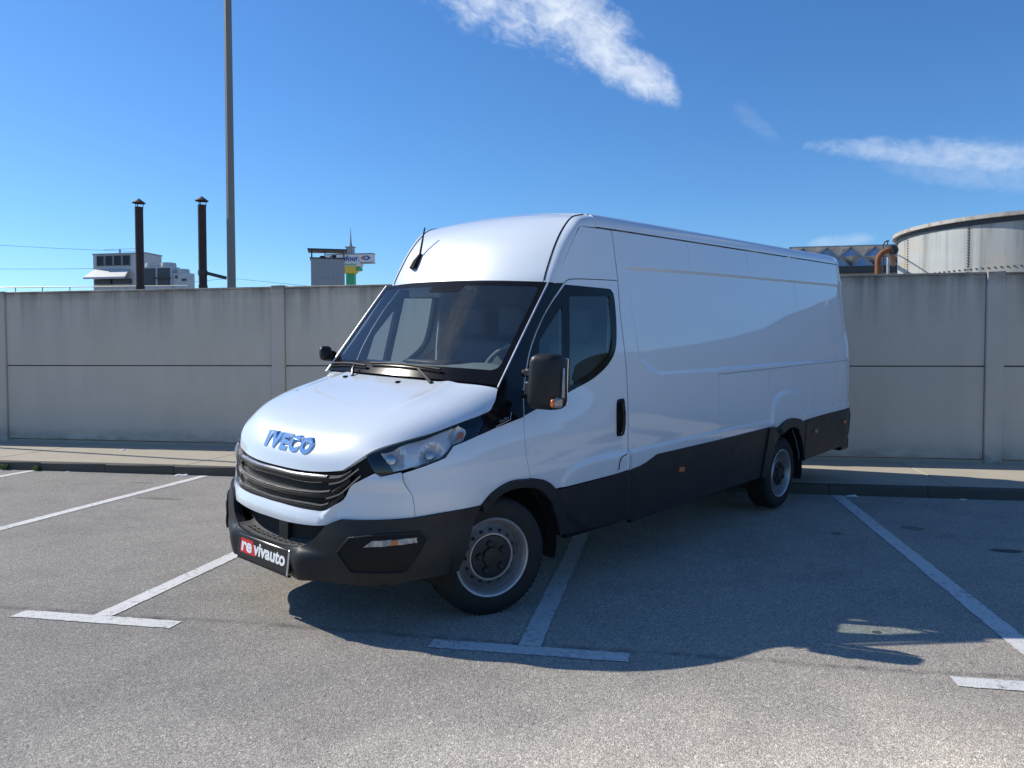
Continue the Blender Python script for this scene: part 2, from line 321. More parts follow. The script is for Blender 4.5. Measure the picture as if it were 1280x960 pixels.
def text_geo(body,size=1,extrude=0,bold=0,shear=0,bevel=0,spacing=1):
    c=bpy.data.curves.new('lettering','FONT'); c.body=body; c.size=size; c.extrude=extrude; c.offset=bold; c.shear=shear; c.bevel_depth=bevel; c.space_character=spacing; c.resolution_u=4
    o=bpy.data.objects.new('lettering',c); COL.objects.link(o); dg=bpy.context.evaluated_depsgraph_get(); e=o.evaluated_get(dg); me=e.to_mesh()
    bm=bmesh.new(); bm.from_mesh(me); bmesh.ops.triangulate(bm,faces=bm.faces)
    v=np.array([q.co[:] for q in bm.verts]); f=[[q.index for q in g.verts] for g in bm.faces]; bm.free(); e.to_mesh_clear()
    bpy.data.objects.remove(o); bpy.data.curves.remove(c)
    return v,f
# ------------------------------------------------------------------ setting
YK,YW,KH=8.96,11.1,.11
def sheet(name,pts,z,mat,**k):
    o=mesh(name,[(x,y,z) for x,y in pts],[tuple(range(len(pts)))],mat); return tag(o,**k)
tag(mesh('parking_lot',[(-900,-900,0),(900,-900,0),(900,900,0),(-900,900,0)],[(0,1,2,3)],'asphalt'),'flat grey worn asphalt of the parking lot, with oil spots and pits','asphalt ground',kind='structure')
LW=.06; X4,DX=1.85,2.537
def ragged(x0,x1,y0,y1,n=40,a=.004):
    # painted strip with slightly uneven edges
    L=x1-x0 if x1-x0>y1-y0 else y1-y0; pts=[]
    if x1-x0>y1-y0:
        for i in range(n+1): pts.append((x0+L*i/n,y0+random.uniform(-a,a)))
        for i in range(n,-1,-1): pts.append((x0+L*i/n,y1+random.uniform(-a,a)))
    else:
        for i in range(n+1): pts.append((x1+random.uniform(-a,a),y0+L*i/n))
        for i in range(n,-1,-1): pts.append((x0+random.uniform(-a,a),y0+L*i/n))
    return pts
LBL={0:'white bay line right of the van, crossing from shade into sun',-1:'white bay line running under the van behind the front wheel',-2:'white bay line in the sun reaching the van number plate',-3:'long white bay line in the sun crossing the left edge of the photo',-4:'short piece of white bay line at the far left by the kerb weeds'}
TL={0:'white end bar of the bay line at the right edge of the photo',-1:'white end bar in the shade in front of the front wheel',-2:'white end bar in the sun at the lower left'}
for n in range(-6,4):
    x=X4+n*DX
    o=sheet('bay_line',ragged(x-LW,x+LW,3.955,YK-.03,60),.004,'line_paint',label=LBL.get(n),cat='painted line',group='bay lines painted on the asphalt',kind='structure')
    o2=sheet('bay_end_bar',ragged(x-.52,x+.52,3.835,3.951,30),.004,'line_paint',label=TL.get(n),cat='painted line',group='end bars of the bay lines',kind='structure')
# kerb stones and pavement slabs
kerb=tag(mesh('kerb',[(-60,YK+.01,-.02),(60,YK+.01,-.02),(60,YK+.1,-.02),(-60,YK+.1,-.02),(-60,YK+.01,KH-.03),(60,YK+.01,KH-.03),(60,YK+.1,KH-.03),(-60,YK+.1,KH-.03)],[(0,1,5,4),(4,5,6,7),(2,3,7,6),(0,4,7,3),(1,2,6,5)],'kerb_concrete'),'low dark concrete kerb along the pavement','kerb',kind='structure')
me=None
for i in range(-24,25):
    o=None; x=i*1.0+.27
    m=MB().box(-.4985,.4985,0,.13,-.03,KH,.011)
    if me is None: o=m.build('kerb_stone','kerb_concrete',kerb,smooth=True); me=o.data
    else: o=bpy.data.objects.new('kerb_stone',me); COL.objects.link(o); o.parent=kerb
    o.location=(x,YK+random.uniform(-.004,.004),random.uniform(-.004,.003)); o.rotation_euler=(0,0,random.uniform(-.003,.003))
pave=tag(mesh('pavement',[(-60,YK+.1,KH-.03),(60,YK+.1,KH-.03),(60,YW+.3,KH-.03),(-60,YW+.3,KH-.03)],[(0,1,2,3)],'slab_concrete'),'narrow concrete pavement between the kerb and the wall','pavement',kind='structure')
me=None
for i in range(-9,10):
    x=3.06+i*3.06
    if me is None:
        b=MB().box(-1.525,1.525,.135,YW-YK+.05,-.06,0,.006); o=b.build('slab','slab_concrete',pave,smooth=True); me=o.data
    else: o=bpy.data.objects.new('slab',me); COL.objects.link(o); o.parent=pave
    o.location=(x-1.53,YK,KH+random.uniform(-.003,.002))
# weeds and scraps along the kerb foot
def weed(x,y,n,h,label,z=0):
    b=MB()
    for k in range(n):
        a=random.uniform(0,2*PI); L=h*random.uniform(.5,1.1); t=random.uniform(.2,.9); wd=random.uniform(.006,.014)
        px,py=x+random.gauss(0,.018),y-abs(random.gauss(0,.012))
        dx,dy=math.cos(a),math.sin(a); p0=Vector((px,py,z)); p1=p0+Vector((dx*L*t*.4,dy*L*t*.4,L*.7)); p2=p0+Vector((dx*L*t,dy*L*t,L*(1-.35*t)))
        s=Vector((-dy,dx,0))*wd
        b.add([p0-s*.4,p0+s*.4,p1+s,p1-s,p2],[(0,1,2,3),(3,2,4)])
    b.lathe([(0,-.01),(.05,-.01),(.035,.012),(0,.016)],9,c=(x,y-.012,z))
    o=b.build('weed','weed_green',fix=False); tag(o,label,'weed','weeds at the kerb foot'); return o
weed(-8.75,YK-.02,60,.09,'largest green weed tuft at the kerb foot at the far left')
weed(-8.25,YK-.02,40,.08,'smaller green weed tuft at the kerb foot, right of the largest tuft')
weed(-4.6,YK-.02,16,.06,'tiny green weed at the kerb foot behind the left bay line')
def scrap(x,y,s,z,label):
    b=MB()
    n=14; rings=[]
    for (k,h) in ((1,0),(.8,.012),(.5,.02),(.2,.013)):
        rings.append([(x+s*1.2*k*math.cos(2*PI*j/n)*random.uniform(.6,1.3),y+s*.34*k*math.sin(2*PI*j/n)*random.uniform(.6,1.3),z+h*random.uniform(.5,1.4)*(s/.1)**.5-.001*(h==0)) for j in range(n)])
    v=[q for r in rings for q in r]; f=[]
    for i in range(3):
        for j in range(n): f.append((i*n+j,i*n+(j+1)%n,(i+1)*n+(j+1)%n,(i+1)*n+j))
    f.append(tuple(range(3*n,4*n))); b.add(v,f)
    o=b.build('litter_scrap','scrap_white'); return tag(o,label,'litter','white scraps of litter')
scrap(-6.05,YK-.07,.1,0,'crumpled white litter at the kerb by the end of the left bay line')
scrap(-7.75,YK-.05,.03,0,'small white litter crumb at the kerb foot between the weeds')
scrap(-8.05,YW-.75,.07,KH,'white scrap of litter lying on the sunlit pavement near the wall')
scrap(2.0,YK-.05,.05,0,'white litter crumbs at the kerb foot left of the shaded bay line')
scrap(3.1,YK-.05,.03,0,'small white litter crumb at the shaded kerb foot right of the bay line')
# loose grit swept against the kerb and scattered over the asphalt
gb=MB()
for k in range(1500):
    if k<900: gx=random.uniform(-10,6); gy=YK-abs(random.gauss(0,.09))-.01; r=random.uniform(.003,.009)
    else: gx=random.uniform(-6,4); gy=random.uniform(1.6,8.6); r=random.uniform(.002,.005)
    v=[(gx+r*random.uniform(.6,1.2)*math.cos(2*PI*j/5),gy+r*random.uniform(.6,1.2)*math.sin(2*PI*j/5),0) for j in range(5)]+[(gx+r*.1,gy,r*random.uniform(.6,1.1))]
    gb.add(v,[(j,(j+1)%5,5) for j in range(5)])
tag(gb.build('grit','grit_stone',fix=False),'loose grit scattered on the asphalt and along the kerb foot','grit',kind='stuff')
# concrete wall: posts with two long panels between them
PX=-.83; PP=5.03; WT=2.607
WTOP=0
wall=empty('concrete_wall',(0,YW,0),'long precast concrete wall with posts, dark streaks below its top edge','wall')
post=None; p1=p2=p3=None
random.seed(11)
for i in range(-4,12):
    xc=PX+i*PP
    m=MB().box(-.108,.108,-.035,.2,-.05,WT+.012,.008)
    if post is None: o=m.build('post','post_concrete',wall,smooth=True); post=o.data
    else: o=bpy.data.objects.new('post',post); COL.objects.link(o); o.parent=wall
    o.location=(xc,0,random.uniform(-.006,.006))
    w0=PP/2-.112
    for nm,z0,z1 in (('a',.172,1.378),('b',1.392,WT-.03)):
        m=MB().box(-w0,w0,0,.12,z0,z1,.007)
        if nm=='a':
            if p1 is None: o=m.build('panel','wall_concrete',wall,smooth=True); p1=o.data
            else: o=bpy.data.objects.new('panel',p1); COL.objects.link(o); o.parent=wall
        else:
            if p2 is None: o=m.build('panel','wall_concrete',wall,smooth=True); p2=o.data
            else: o=bpy.data.objects.new('panel',p2); COL.objects.link(o); o.parent=wall
        o.location=(xc+PP/2,random.uniform(-.004,.004),0)
    m=MB().box(-w0,w0,-.012,.14,WT-.028,WT,.006)
    if p3 is None: o=m.build('capping','post_concrete',wall,smooth=True); p3=o.data
    else: o=bpy.data.objects.new('capping',p3); COL.objects.link(o); o.parent=wall
    o.location=(xc+PP/2,0,0)
m=MB().box(-PP*4.2,PP*12,-.012,.1,-.05,.160); m.build('footing','slab_concrete',wall)
m=MB().box(-PP*4.2,PP*12,.05,.09,1.36,1.41); m.build('joint_seal','dark_steel',wall)
# low hills all round, far outside; a wooded ridge to the right
def hills():
    n=180; rows=[(380,-2),(430,.25),(520,.8),(640,1.0),(800,-.05)]; v=[];f=[]
    for j,(r,hh) in enumerate(rows):
        for i in range(n):
            a=2*PI*i/n; d=math.degrees(a)  # azimuth from +Y clockwise
            h=16+8*math.sin(3*a+1)+5*math.sin(7*a)+3*math.sin(17*a+2)
            h+=75*math.exp(-((d-85)/28)**2)
            v.append((r*math.sin(a),r*math.cos(a),h*hh if hh>0 else -3))
    for j in range(len(rows)-1):
        for i in range(n): f.append((j*n+i,j*n+(i+1)%n,(j+1)*n+(i+1)%n,(j+1)*n+i))
    o=mesh('hills',v,f,'hill_green',smooth=True); return tag(o,'low wooded hills far around the parking lot','hills',kind='structure')
hills()
# ------------------------------------------------------------------ beyond the wall
def lamp_mast(name,x,y,h,r0,r1,label):
    o=empty(name,(x,y,0),label,'lamp mast','lamp masts')
    MB().lathe([(0,0),(r0*1.9,0),(r0*1.9,.03),(r0,.03),(r0,.6),(r1,h),(0,h)],8).build('shaft','mast_grey',o,smooth=25)
    b=MB(); b.tube([(0,0,h-.1),(0,0,h+.25),(.5,-.9,h+.45)],[r1,r1*.9,r1*.7],8); b.build('bracket','galvanised',o,smooth=True)
    MB().box(.32,.72,-1.75,-.85,h+.4,h+.52,.03).build('lantern','cladding_grey',o,smooth=True); return o
lamp_mast('lamp_mast',-8.98,15,11.5,.094,.074,'tall grey lamp mast behind the wall, running out of the top of the photo')
lamp_mast('lamp_mast',-13.4,10.88,7.6,.05,.045,'thin lamp mast on the pavement beyond the left edge of the photo')
def flue(x,y,h,label,arm):
    o=empty('flue_pipe',(x,y,0),label,'flue pipe','brown flue pipes with conical caps')
    b=MB().lathe([(0,0),(.085,0),(.085,h-.09),(.078,h-.09),(.078,h-.5),(0,h-.5)],20); b.build('pipe','flue_brown',o,smooth=True)
    MB().lathe([(.09,h*.62),(.094,h*.62),(.094,h*.62+.05),(.09,h*.62+.05)],20,closed=True).build('joint_band','flue_brown',o,smooth=True)
    b=MB().lathe([(0,h+.1),(.138,h),(.133,h-.012),(0,h+.07)],20); b.build('cap','flue_brown',o,smooth=True)
    for k in range(3):
        b=MB(); a=2*PI*k/3+.4; b.tube([(.08*math.cos(a),.08*math.sin(a),h-.14),(.09*math.cos(a),.09*math.sin(a),h+.02)],.009,5); b.build('cap_bracket','dark_steel',o)
    if arm:
        b=MB().box(.05,.56,-.025,.02,-.035,.035); a=b.build('brace','dark_steel',o); a.location=(0,0,3.33); a.rotation_euler=(0,math.radians(14),0)
        MB().lathe([(.088,3.27),(.1,3.27),(.1,3.36),(.088,3.36)],20,closed=True).build('clamp','dark_steel',o,smooth=True)
flue(-11.15,15,4.85,'brown flue pipe with a conical cap left of the two',False)
flue(-9.66,15.02,4.84,'brown flue pipe braced to the lamp mast, right of the two',True)
# plant room with louvres and hood
Y=45; o=empty('plant_room',(-36.9,Y,0),'pale metal plant room with four louvre windows and a sloped hood, behind the wall at the left','plant room')
b=MB().box(0,3.9,0,1.6,0,8.27); b.build('body','cladding_white',o)
MB().box(-.05,3.95,-.05,1.65,8.272,8.33).build('roof_edge','galvanised',o)
for k in range(4):
    x0=.27+k*.64
    f=MB()
    for (a,bb,c,d) in ((x0,x0+.04,7.49,8.2),(x0+.56,x0+.6,7.49,8.2),(x0+.04,x0+.56,7.49,7.53),(x0+.04,x0+.56,8.16,8.2)): f.box(a,bb,-.05,.01,c,d)
    fr=f.build('louvre_window','galvanised',o)
    MB().box(x0+.04,x0+.56,-.012,.0,7.53,8.16).build('backing','louvre_dark',fr)
    for q in range(8):
        z=7.56+q*.076; s=mesh('louvre',[(x0+.04,-.045,z),(x0+.56,-.045,z),(x0+.56,-.014,z+.05),(x0+.04,-.014,z+.05)],[(0,1,2,3)],'louvre_dark',fr)
mesh('hood',[(.1,-.01,7.32),(2.7,-.01,7.32),(2.9,-.75,6.72),(-.15,-.75,6.72),(.1,-.01,7.24),(2.7,-.01,7.24),(2.9,-.75,6.6),(-.15,-.75,6.6)],[(0,3,2,1),(3,7,6,2),(4,5,6,7),(0,4,7,3),(1,2,6,5)],'cladding_white',o)
for k in range(2): MB().box(.3+k*1.35,1.5+k*1.35,-.3,-.0,6.3,6.62).build('intake_opening','louvre_dark',o)
for k in range(2):
    MB().box(1.32+k*.06,1.36+k*.06,.8,.84,8.33,8.7).build('aerial_leg','galvanised',o)
MB().box(.2,2.6,.8,.83,8.7,8.72).build('aerial_bar','galvanised',o)
Y=43.6; o=empty('cooling_unit',(-32.3,Y,0),'white cooling unit with dark grilles and round fans beside the plant room','cooling unit')
MB().box(.02,2.1,0,.9,5.5,7.2).build('casing','cladding_white',o)
MB().box(2.1,3.2,.1,.75,5.5,6.78).build('side_casing','cladding_white',o)
for k in range(2): MB().box(.1+k*1.02,.98+k*1.02,-.03,.02,6.0,7.1).build('grille','louvre_dark',o)
for (x,y,z,r) in ((.55,.45,7.2,.5),(1.6,.45,7.2,.45),(2.65,.42,6.78,.36)):
    f=MB().lathe([(r,0),(r*1.03,0),(r*.98,.26),(r*.93,.26)],24,c=(x,y,z),closed=True).build('fan_ring','cladding_white',o,smooth=True)
    MB().lathe([(0,.1),(r*.93,.1)],24,c=(x,y,z)).build('fan_screen','louvre_dark',f)
MB().box(2.3,2.45,.06,.1,6.45,6.62).build('panel_plate','louvre_dark',o); MB().box(2.75,3.05,.06,.1,6.28,6.42).build('vent_slot','louvre_dark',o)
MB().box(1.0,2.2,-.3,-.22,6.4,6.5).build('duct_rail','dark_steel',o)
# railing
o=empty('railing',(-30.2,30,0),'thin steel railing on the roof behind the wall at the left','railing')
MB().tube([(-3,0,4.72),(10.2,0,4.58)],.022,6).build('top_rail','galvanised',o); MB().tube([(-3,0,4.5),(10.2,0,4.36)],.016,6).build('mid_rail','galvanised',o)
for k in range(10): MB().tube([(-2.6+k*1.4,0,3.6),(-2.6+k*1.4,0,4.7-.015*k)],.02,6).build('rail_post','galvanised',o)
o=tag(MB().box(-35,-19,30.1,44,3.2,3.6).build('low_roof','cladding_grey'),'low flat roof behind the wall carrying the railing','roof')
# stair tower with open top
Y=70; o=empty('lift_tower',(-33.5,Y,0),'grey metal clad tower with an open top under a thin flat roof','tower',rz=math.radians(24))
TW=3.15;TD=2.0
cl=MB().box(0,TW,0,TD,0,11.05).build('core','cladding_grey',o)
for k in range(9): MB().box(.02+k*TW/9,TW/9*(k+1)-.02,-.03,.0,0,9.2).build('cladding_panel','cladding_grey',o); MB().box(.02+k*TW/9,TW/9*(k+1)-.02,-.03,.0,9.23,11.0).build('cladding_panel','cladding_grey',o)
for k in range(5): MB().box(TW,TW+.03,.02+k*TD/5,TD/5*(k+1)-.02,0,11.0).build('cladding_panel','cladding_grey',o)
MB().box(-.1,TW+.1,-.1,TD+.1,11.05,11.15).build('parapet','dark_steel',o)
MB().box(-.3,TW+.3,-.3,TD+.3,11.86,11.98).build('roof','dark_steel',o)
for (x,y) in ((.02,.02),(TW-.1,.02),(.02,TD-.1),(TW*.4,TD-.1)): MB().box(x,x+.09,y,y+.09,11.15,11.86).build('roof_post','dark_steel',o)
MB().box(TW*.97,TW+.02,.05,TD-.02,11.15,11.86).build('louvre_screen','cladding_grey',o)
for k in range(4): MB().box(TW+.02,TW+.05,.05,TD-.02,11.2+k*.17,11.29+k*.17).build('louvre_slat','galvanised',o)
b=MB().lathe([(0,0),(.35,0),(.35,.12),(.2,.26),(0,.3)],16,c=(1.1,.9,11.15)).build('roof_fan','dark_steel',o,smooth=True); MB().box(2.0,2.4,.6,1.0,11.15,11.5).build('motor_housing','dark_steel',o)
# shop sign pylon
Y=130; o=empty('sign_pylon',(-54.6,Y,0),'tall shop sign pylon on a green column with a spire, beside the grey tower','sign pylon')
MB().box(-.72,.72,-.5,.5,0,16.4).build('column','sign_green',o)
MB().lathe([(0,16.3),(1.1,16.3),(1.75,16.95),(1.9,17.5),(0,17.5)],8).build('flared_base','sign_yellow',o)
MB().box(.1,1.95,-.95,.6,16.75,17.35,.03).build('lower_fascia','sign_green',o)
s=MB().box(-2.2,2.05,-1.02,.7,17.45,18.25,.05).build('lower_sign','sign_white',o)
m=MB().box(-4.4,4.35,-.9,.5,18.15,19.6,.08); s2=m.build('sign_board','sign_white',o)
b=MB()
for z in (18.02,19.62): b.box(-4.45,4.4,-.95,.55,z,z+.12)
b.build('sign_frame','cladding_grey',o)
def put_text(body,size,x,y,z,mat,parent,name,bold=0,ext=.03,sp=1,width=None):
    v,f=text_geo(body,size,ext,bold,0,0,sp)
    if width: v[:,0]*=width/(v[:,0].max()-v[:,0].min())
    v=np.stack([v[:,0]+x,np.full(len(v),y)-v[:,2],v[:,1]+z],1); return mesh(name,v,f,mat,parent)
put_text('Carrefour.',1.3,-3.75,-.94,18.46,'sign_blue',o,'sign_lettering',.02,.03,1,5.7)
for k in range(9): MB().box(-1.7+k*.36,-1.48+k*.36,-1.06,-1.02,17.7+.05*(k%2),18.0-.06*(k%3)).build('lower_letter','sign_green',o)
# round emblem: two pointed halves either side of a white gap
cx,cz=3.0,18.9
mesh('emblem',[(cx-.75,-.95,cz),(cx-.2,-.95,cz+.42),(cx-.2,-.95,cz+.2),(cx-.36,-.95,cz),(cx-.2,-.95,cz-.2),(cx-.2,-.95,cz-.42)],[(0,3,2,1),(0,5,4,3)],'sign_red',o)
n=14; arc=[(cx+.25+.42*math.cos(a),cz+.42*math.sin(a)) for a in np.linspace(.6,2*PI-.6,n)]; inn=[(cx+.25+.24*math.cos(a),cz+.24*math.sin(a)) for a in np.linspace(.7,2*PI-.7,n)]
v=[(p[0],-.95,p[1]) for p in arc+inn]+[(cx+1.05,-.95,cz),(cx+.5,-.95,cz+.36),(cx+.5,-.95,cz-.36)]
mesh('emblem',v,[(i,i+1,n+i+1,n+i) for i in range(n-1)]+[(2*n,2*n+2,2*n+1)],'sign_blue',o)
MB().box(-.65,.55,-.6,.5,19.74,21.0).build('mast_base','cladding_white',o); 
for k in range(3): MB().box(-.6+k*.42,-.32+k*.42,-.66,-.6,19.8,20.9).build('mast_panel','galvanised',o)
MB().tube([(0,0,21.0),(0,0,22.0),(0,0,24.4)],[.3,.16,.03],8).build('spire','cladding_grey',o,smooth=True)
MB().box(-.85,.75,-.75,.65,20.9,21.02).build('mast_cap','galvanised',o)
# overhead cables
for (z0,z1,lab) in ((11.9,10.6,'upper thin overhead cable at the far left of the sky'),(9.75,9.25,'lower thin overhead cable at the far left of the sky')):
    b=MB(); pts=[(-75+30*t,60,z0+(z1-z0)*(t*30-16)/9*.6-1.2*math.sin(PI*min(1,max(0,t)))*.2) for t in np.linspace(0,1,12)]
    b.tube(pts,.018,4); tag(b.build('overhead_cable','dark_steel'),lab,'cable','overhead cables')
b=MB(); b.tube([(-45,60,7.6),(-36,60,8.2),(-28,60,7.3)],.016,4); tag(b.build('overhead_cable','dark_steel'),'faint cable sagging between the lamp mast and the grey tower','cable','overhead cables')
# storage tank
az=math.radians(15.2+7.3); DC=35.4; R=4.5; ZT=6.32
tk=empty('storage_tank',(DC*math.sin(az),DC*math.cos(az),0),'large round riveted steel tank with a pale overhanging rim, streaked with rust, at the right','tank')
NP=10
def arcbox(r0,r1,a0,a1,z0,z1,n=8):
    v=[];f=[]
    for i in range(n+1):
        a=a0+(a1-a0)*i/n
        for r,z in ((r0,z0),(r1,z0),(r1,z1),(r0,z1)): v.append((r*math.cos(a),r*math.sin(a),z))
    for i in range(n):
        for k in range(4): f.append((i*4+k,i*4+(k+1)%4,i*4+4+(k+1)%4,i*4+4+k))
    f+= [(0,3,2,1),(n*4,n*4+1,n*4+2,n*4+3)]; return v,f
off=math.radians(-136.06)
for k in range(NP):
    a0=off+2*PI*k/NP; a1=off+2*PI*(k+1)/NP
    v,f=arcbox(R-.05,R+(.012 if k%2 else 0),a0-.004,a1+.004,0,ZT-.25,10); mesh('shell_panel',v,f,'tank_steel',tk,smooth=False)
    v,f=arcbox(R-.05,R+.02,a0-.004,a1+.004,0,4.6,10); mesh('lower_panel',v,f,'tank_steel',tk)
    b=MB()
    for q in range(26):
        z=.2+q*.23
        bb=MB()
        v,f=arcbox(R-.01,R+.03,a0-.005,a0+.005,4.0+q*.1,4.045+q*.1,1)
        if 4.045+q*.1<ZT-.25: b.add(v,f)
    for q in range(15):
        a=a0+(a1-a0)*(q+.5)/15; v,f=arcbox(R,R+.045,a-.005,a+.005,4.5,4.545,1); b.add(v,f)
    rv=mesh('rivet_row',b.v,b.f,'rivet_steel',tk); rv['kind']='stuff'
for k in range(NP):
    a0=off+2*PI*k/NP; a1=off+2*PI*(k+1)/NP
    v,f=arcbox(R-.1,R+.2,a0+.001,a1-.001,ZT-.13,ZT,10); mesh('rim_plate',v,f,'tank_rim',tk)
v,f=arcbox(R-.1,R+.05,0,2*PI,ZT-.3,ZT-.135,64); mesh('rim_neck',v,f,'dark_steel',tk)
MB().lathe([(0,ZT+.25),(R*.6,ZT+.12),(R+.1,ZT-.02)],64).build('tank_roof','tank_rim',tk,smooth=True)
# rusty pipe elbow and small handrail beside the tank
pts=[(5.5,22,0),(5.5,22,4.0)]+[(5.5+.27*(1-math.cos(a)),22,4.02+.27*math.sin(a)) for a in np.linspace(.1,PI/2-.1,7)]+[(5.83,22.02,4.31),(9.0,33.7,5.2)]
o=empty('rusty_pipe',(5.5,22,0),'rusty bent pipe rising behind the wall and turning into the tank','pipe')
MB().tube([(p[0]-5.5,p[1]-22,p[2]) for p in pts],.075,12).build('bent_pipe','rust',o,smooth=True)
b=MB().tube([(.29,.0,4.295),(.34,.01,4.305)],.13,14); b.build('flange','dark_steel',o,smooth=True); b=MB().tube([(.37,.03,4.312),(.40,.12,4.318)],.13,14); b.build('flange','dark_steel',o,smooth=True)
MB().box(.62,.68,1.5,1.56,0,4.3).build('support_post','cladding_white',o)
b=MB().tube([(6.9,27,4.0),(6.9,27,5.1),(6.94,27,5.2),(7.05,27,5.24),(8.7,33.6,5.9)],.022,8); tag(b.build('handrail','dark_steel',smooth=True),'small bent steel handrail left of the tank rim','handrail')
# folded metal facade
o=empty('folded_metal_building',(9.0,60,0),'building with a shiny folded metal facade of pyramids, between the van and the tank','building')
MB().box(0,15,.3,12,0,9.42).build('body','cladding_grey',o); MB().box(-.1,15.1,-.45,.35,7.55,8.0).build('base_band','dark_steel',o)
MB().box(-.1,15.1,-.12,.3,9.43,9.52).build('top_edge','galvanised',o)
z0,z1=8.0,9.43; zm=(z0+z1)/2; W2=.82
for k in range(9):
    x=.1+k*1.64; ap=(x+.82,-.42,zm)
    c=[(x,.05,z0),(x+1.64,.05,z0),(x+1.64,.05,z1),(x,.05,z1)]
    mids=[(x+.82,.05,z0),(x+1.64,.05,zm),(x+.82,.05,z1),(x,.05,zm)]
    # diamond pyramid and four corner folds
    for i in range(4):
        a,b2=mids[i],mids[(i+1)%4]
        mesh('facet',[a,b2,ap],[(0,1,2)],'folded_metal',o)
        q=c[(i+1)%4]; mesh('facet',[a,(q[0],-.3,q[2]),b2],[(0,1,2)],'folded_metal',o)
# ---- van body surfaces (x rearwards from the front axle, l to the vehicle's left, z up) ----
def crom(xs,ys):
    xs=np.array(xs,float);ys=np.array(ys,float)
    h=np.diff(xs);d=np.diff(ys)/h;m=np.zeros_like(ys);m[0]=d[0];m[-1]=d[-1]
    for i in range(1,len(ys)-1):
        if d[i-1]*d[i]<=0: m[i]=0
        else:
            w1=2*h[i]+h[i-1];w2=h[i]+2*h[i-1];m[i]=(w1+w2)/(w1/d[i-1]+w2/d[i])
    def f(x):
        x=np.clip(np.asarray(x,float),xs[0],xs[-1]);i=np.clip(np.searchsorted(xs,x)-1,0,len(xs)-2)
        t=(x-xs[i])/h[i];t2=t*t;t3=t2*t
        return (2*t3-3*t2+1)*ys[i]+(t3-2*t2+t)*h[i]*m[i]+(-2*t3+3*t2)*ys[i+1]+(t3-t2)*h[i]*m[i+1]
    return f
XC=-.05;SN=2.6;AR=.88
Wz=crom([.15,.36,.51,.9,1.17,1.47,1.89,2.3,2.55],[.975,.987,.992,1.004,1.0,.983,.92,.848,.80])
Cz=crom([.15,.9,1.1,1.34,1.7,1.98,2.2,2.6],[0,0,.05,.165,.225,.235,.2,.12])
X0z=crom([.15,.24,.32,.4,.5,.62,.7,.8,.9,.97,1.03,1.1,1.2,1.34,1.5],[-.84,-.885,-.91,-.92,-.917,-.90,-.885,-.875,-.862,-.84,-.80,-.72,-.55,-.2,-.1])
_th=np.linspace(0,np.pi/2,2001);_l=np.sin(_th)**(2/SN);_x=XC-AR*np.cos(_th)**(2/SN)
_s=np.concatenate([[0],np.cumsum(np.hypot(np.diff(_l),np.diff(_x)))]);SC=_s[-1]
def zgut(x): return 2.385+.028*(x-1)
def smooth(a,b,t):
    t=np.clip((t-a)/(b-a),0,1);return t*t*(3-2*t)
def sdpoly(px,py,poly):
    poly=np.asarray(poly,float);a=poly;b=np.roll(poly,-1,0)
    d=np.full(px.shape,1e9);ins=np.zeros(px.shape,bool)
    for (ax,ay),(bx,by) in zip(a,b):
        ex,ey=bx-ax,by-ay;wx,wy=px-ax,py-ay
        t=np.clip((wx*ex+wy*ey)/(ex*ex+ey*ey+1e-12),0,1)
        d=np.minimum(d,np.hypot(wx-ex*t,wy-ey*t))
        c=((ay>py)!=(by>py))&(px<(bx-ax)*(py-ay)/((by-ay)+1e-12)+ax);ins^=c
    return np.where(ins,d,-d)
FEATS=[] # (polygon in (x,z), depth, soft)
def W(x,z):
    zg=zgut(x);w=Wz(np.minimum(z,zg))
    t=(1.15-x)/1.15;t=np.log1p(np.exp(9*np.minimum(t,3)))/9
    w=w*(1-Cz(z)*np.minimum(t,1.3))
    q=np.clip((z-zg)/.1,0,.999);w=w-.085*(1-np.sqrt(1-q*q))
    w=w-.03*smooth(5.6,5.9,x)**2
    x=np.asarray(x,float);z=np.asarray(z,float);x,z=np.broadcast_arrays(x,z);w=np.array(np.broadcast_to(w,x.shape))
    for poly,dep,soft in FEATS:
        q=np.asarray(poly);k=(x>q[:,0].min()-soft)&(x<q[:,0].max()+soft)&(z>q[:,1].min()-soft)&(z<q[:,1].max()+soft)
        if k.any(): w[k]=w[k]+dep*smooth(-soft/2,soft/2,sdpoly(x[k],z[k],poly))
    return w
def belt(s,z):
    s=np.asarray(s,float);z=np.asarray(z,float);a=np.abs(s)
    lr=np.where(a<SC,np.interp(a,_s,_l),1.0);xr=np.where(a<SC,np.interp(a,_s,_x),XC+a-SC)
    x=np.where(xr<XC,XC-(XC-xr)*(XC-X0z(z))/AR,xr)
    l=lr*W(x,z)
    return np.stack([x,np.where(s<0,-l,l),z],-1)
# hood: centre profile and side-edge curve
HC=None
def curve3(pts):
    pts=np.array(pts,float);t=np.linspace(0,1,len(pts));d=np.concatenate([[0],np.cumsum(np.linalg.norm(np.diff(pts,axis=0),axis=1))]);d/=d[-1]
    fs=[crom(d,pts[:,k]) for k in range(3)]
    return lambda r:np.stack([f(r) for f in fs],-1)
def dome(C,E,px,pz):
    def f(u,r):
        u=np.asarray(u,float);r=np.asarray(r,float);c=C(r);e=E(r);a=np.abs(u)
        return np.stack([c[...,0]+(e[...,0]-c[...,0])*a**px,e[...,1]*u,c[...,2]+(e[...,2]-c[...,2])*a**pz],-1)
    return f
WSB=np.array([.076,.85,1.343]);WST=np.array([.575,.80,1.985])
def windscreen(u,r):
    u=np.asarray(u,float);r=np.asarray(r,float)
    P=WSB+(WST-WSB)*r[...,None]
    x=P[...,0]-.085*(1-u*u)-.003*np.sin(np.pi*r)
    return np.stack([x,P[...,1]*u,P[...,2]+.012*(1-u*u)],-1)
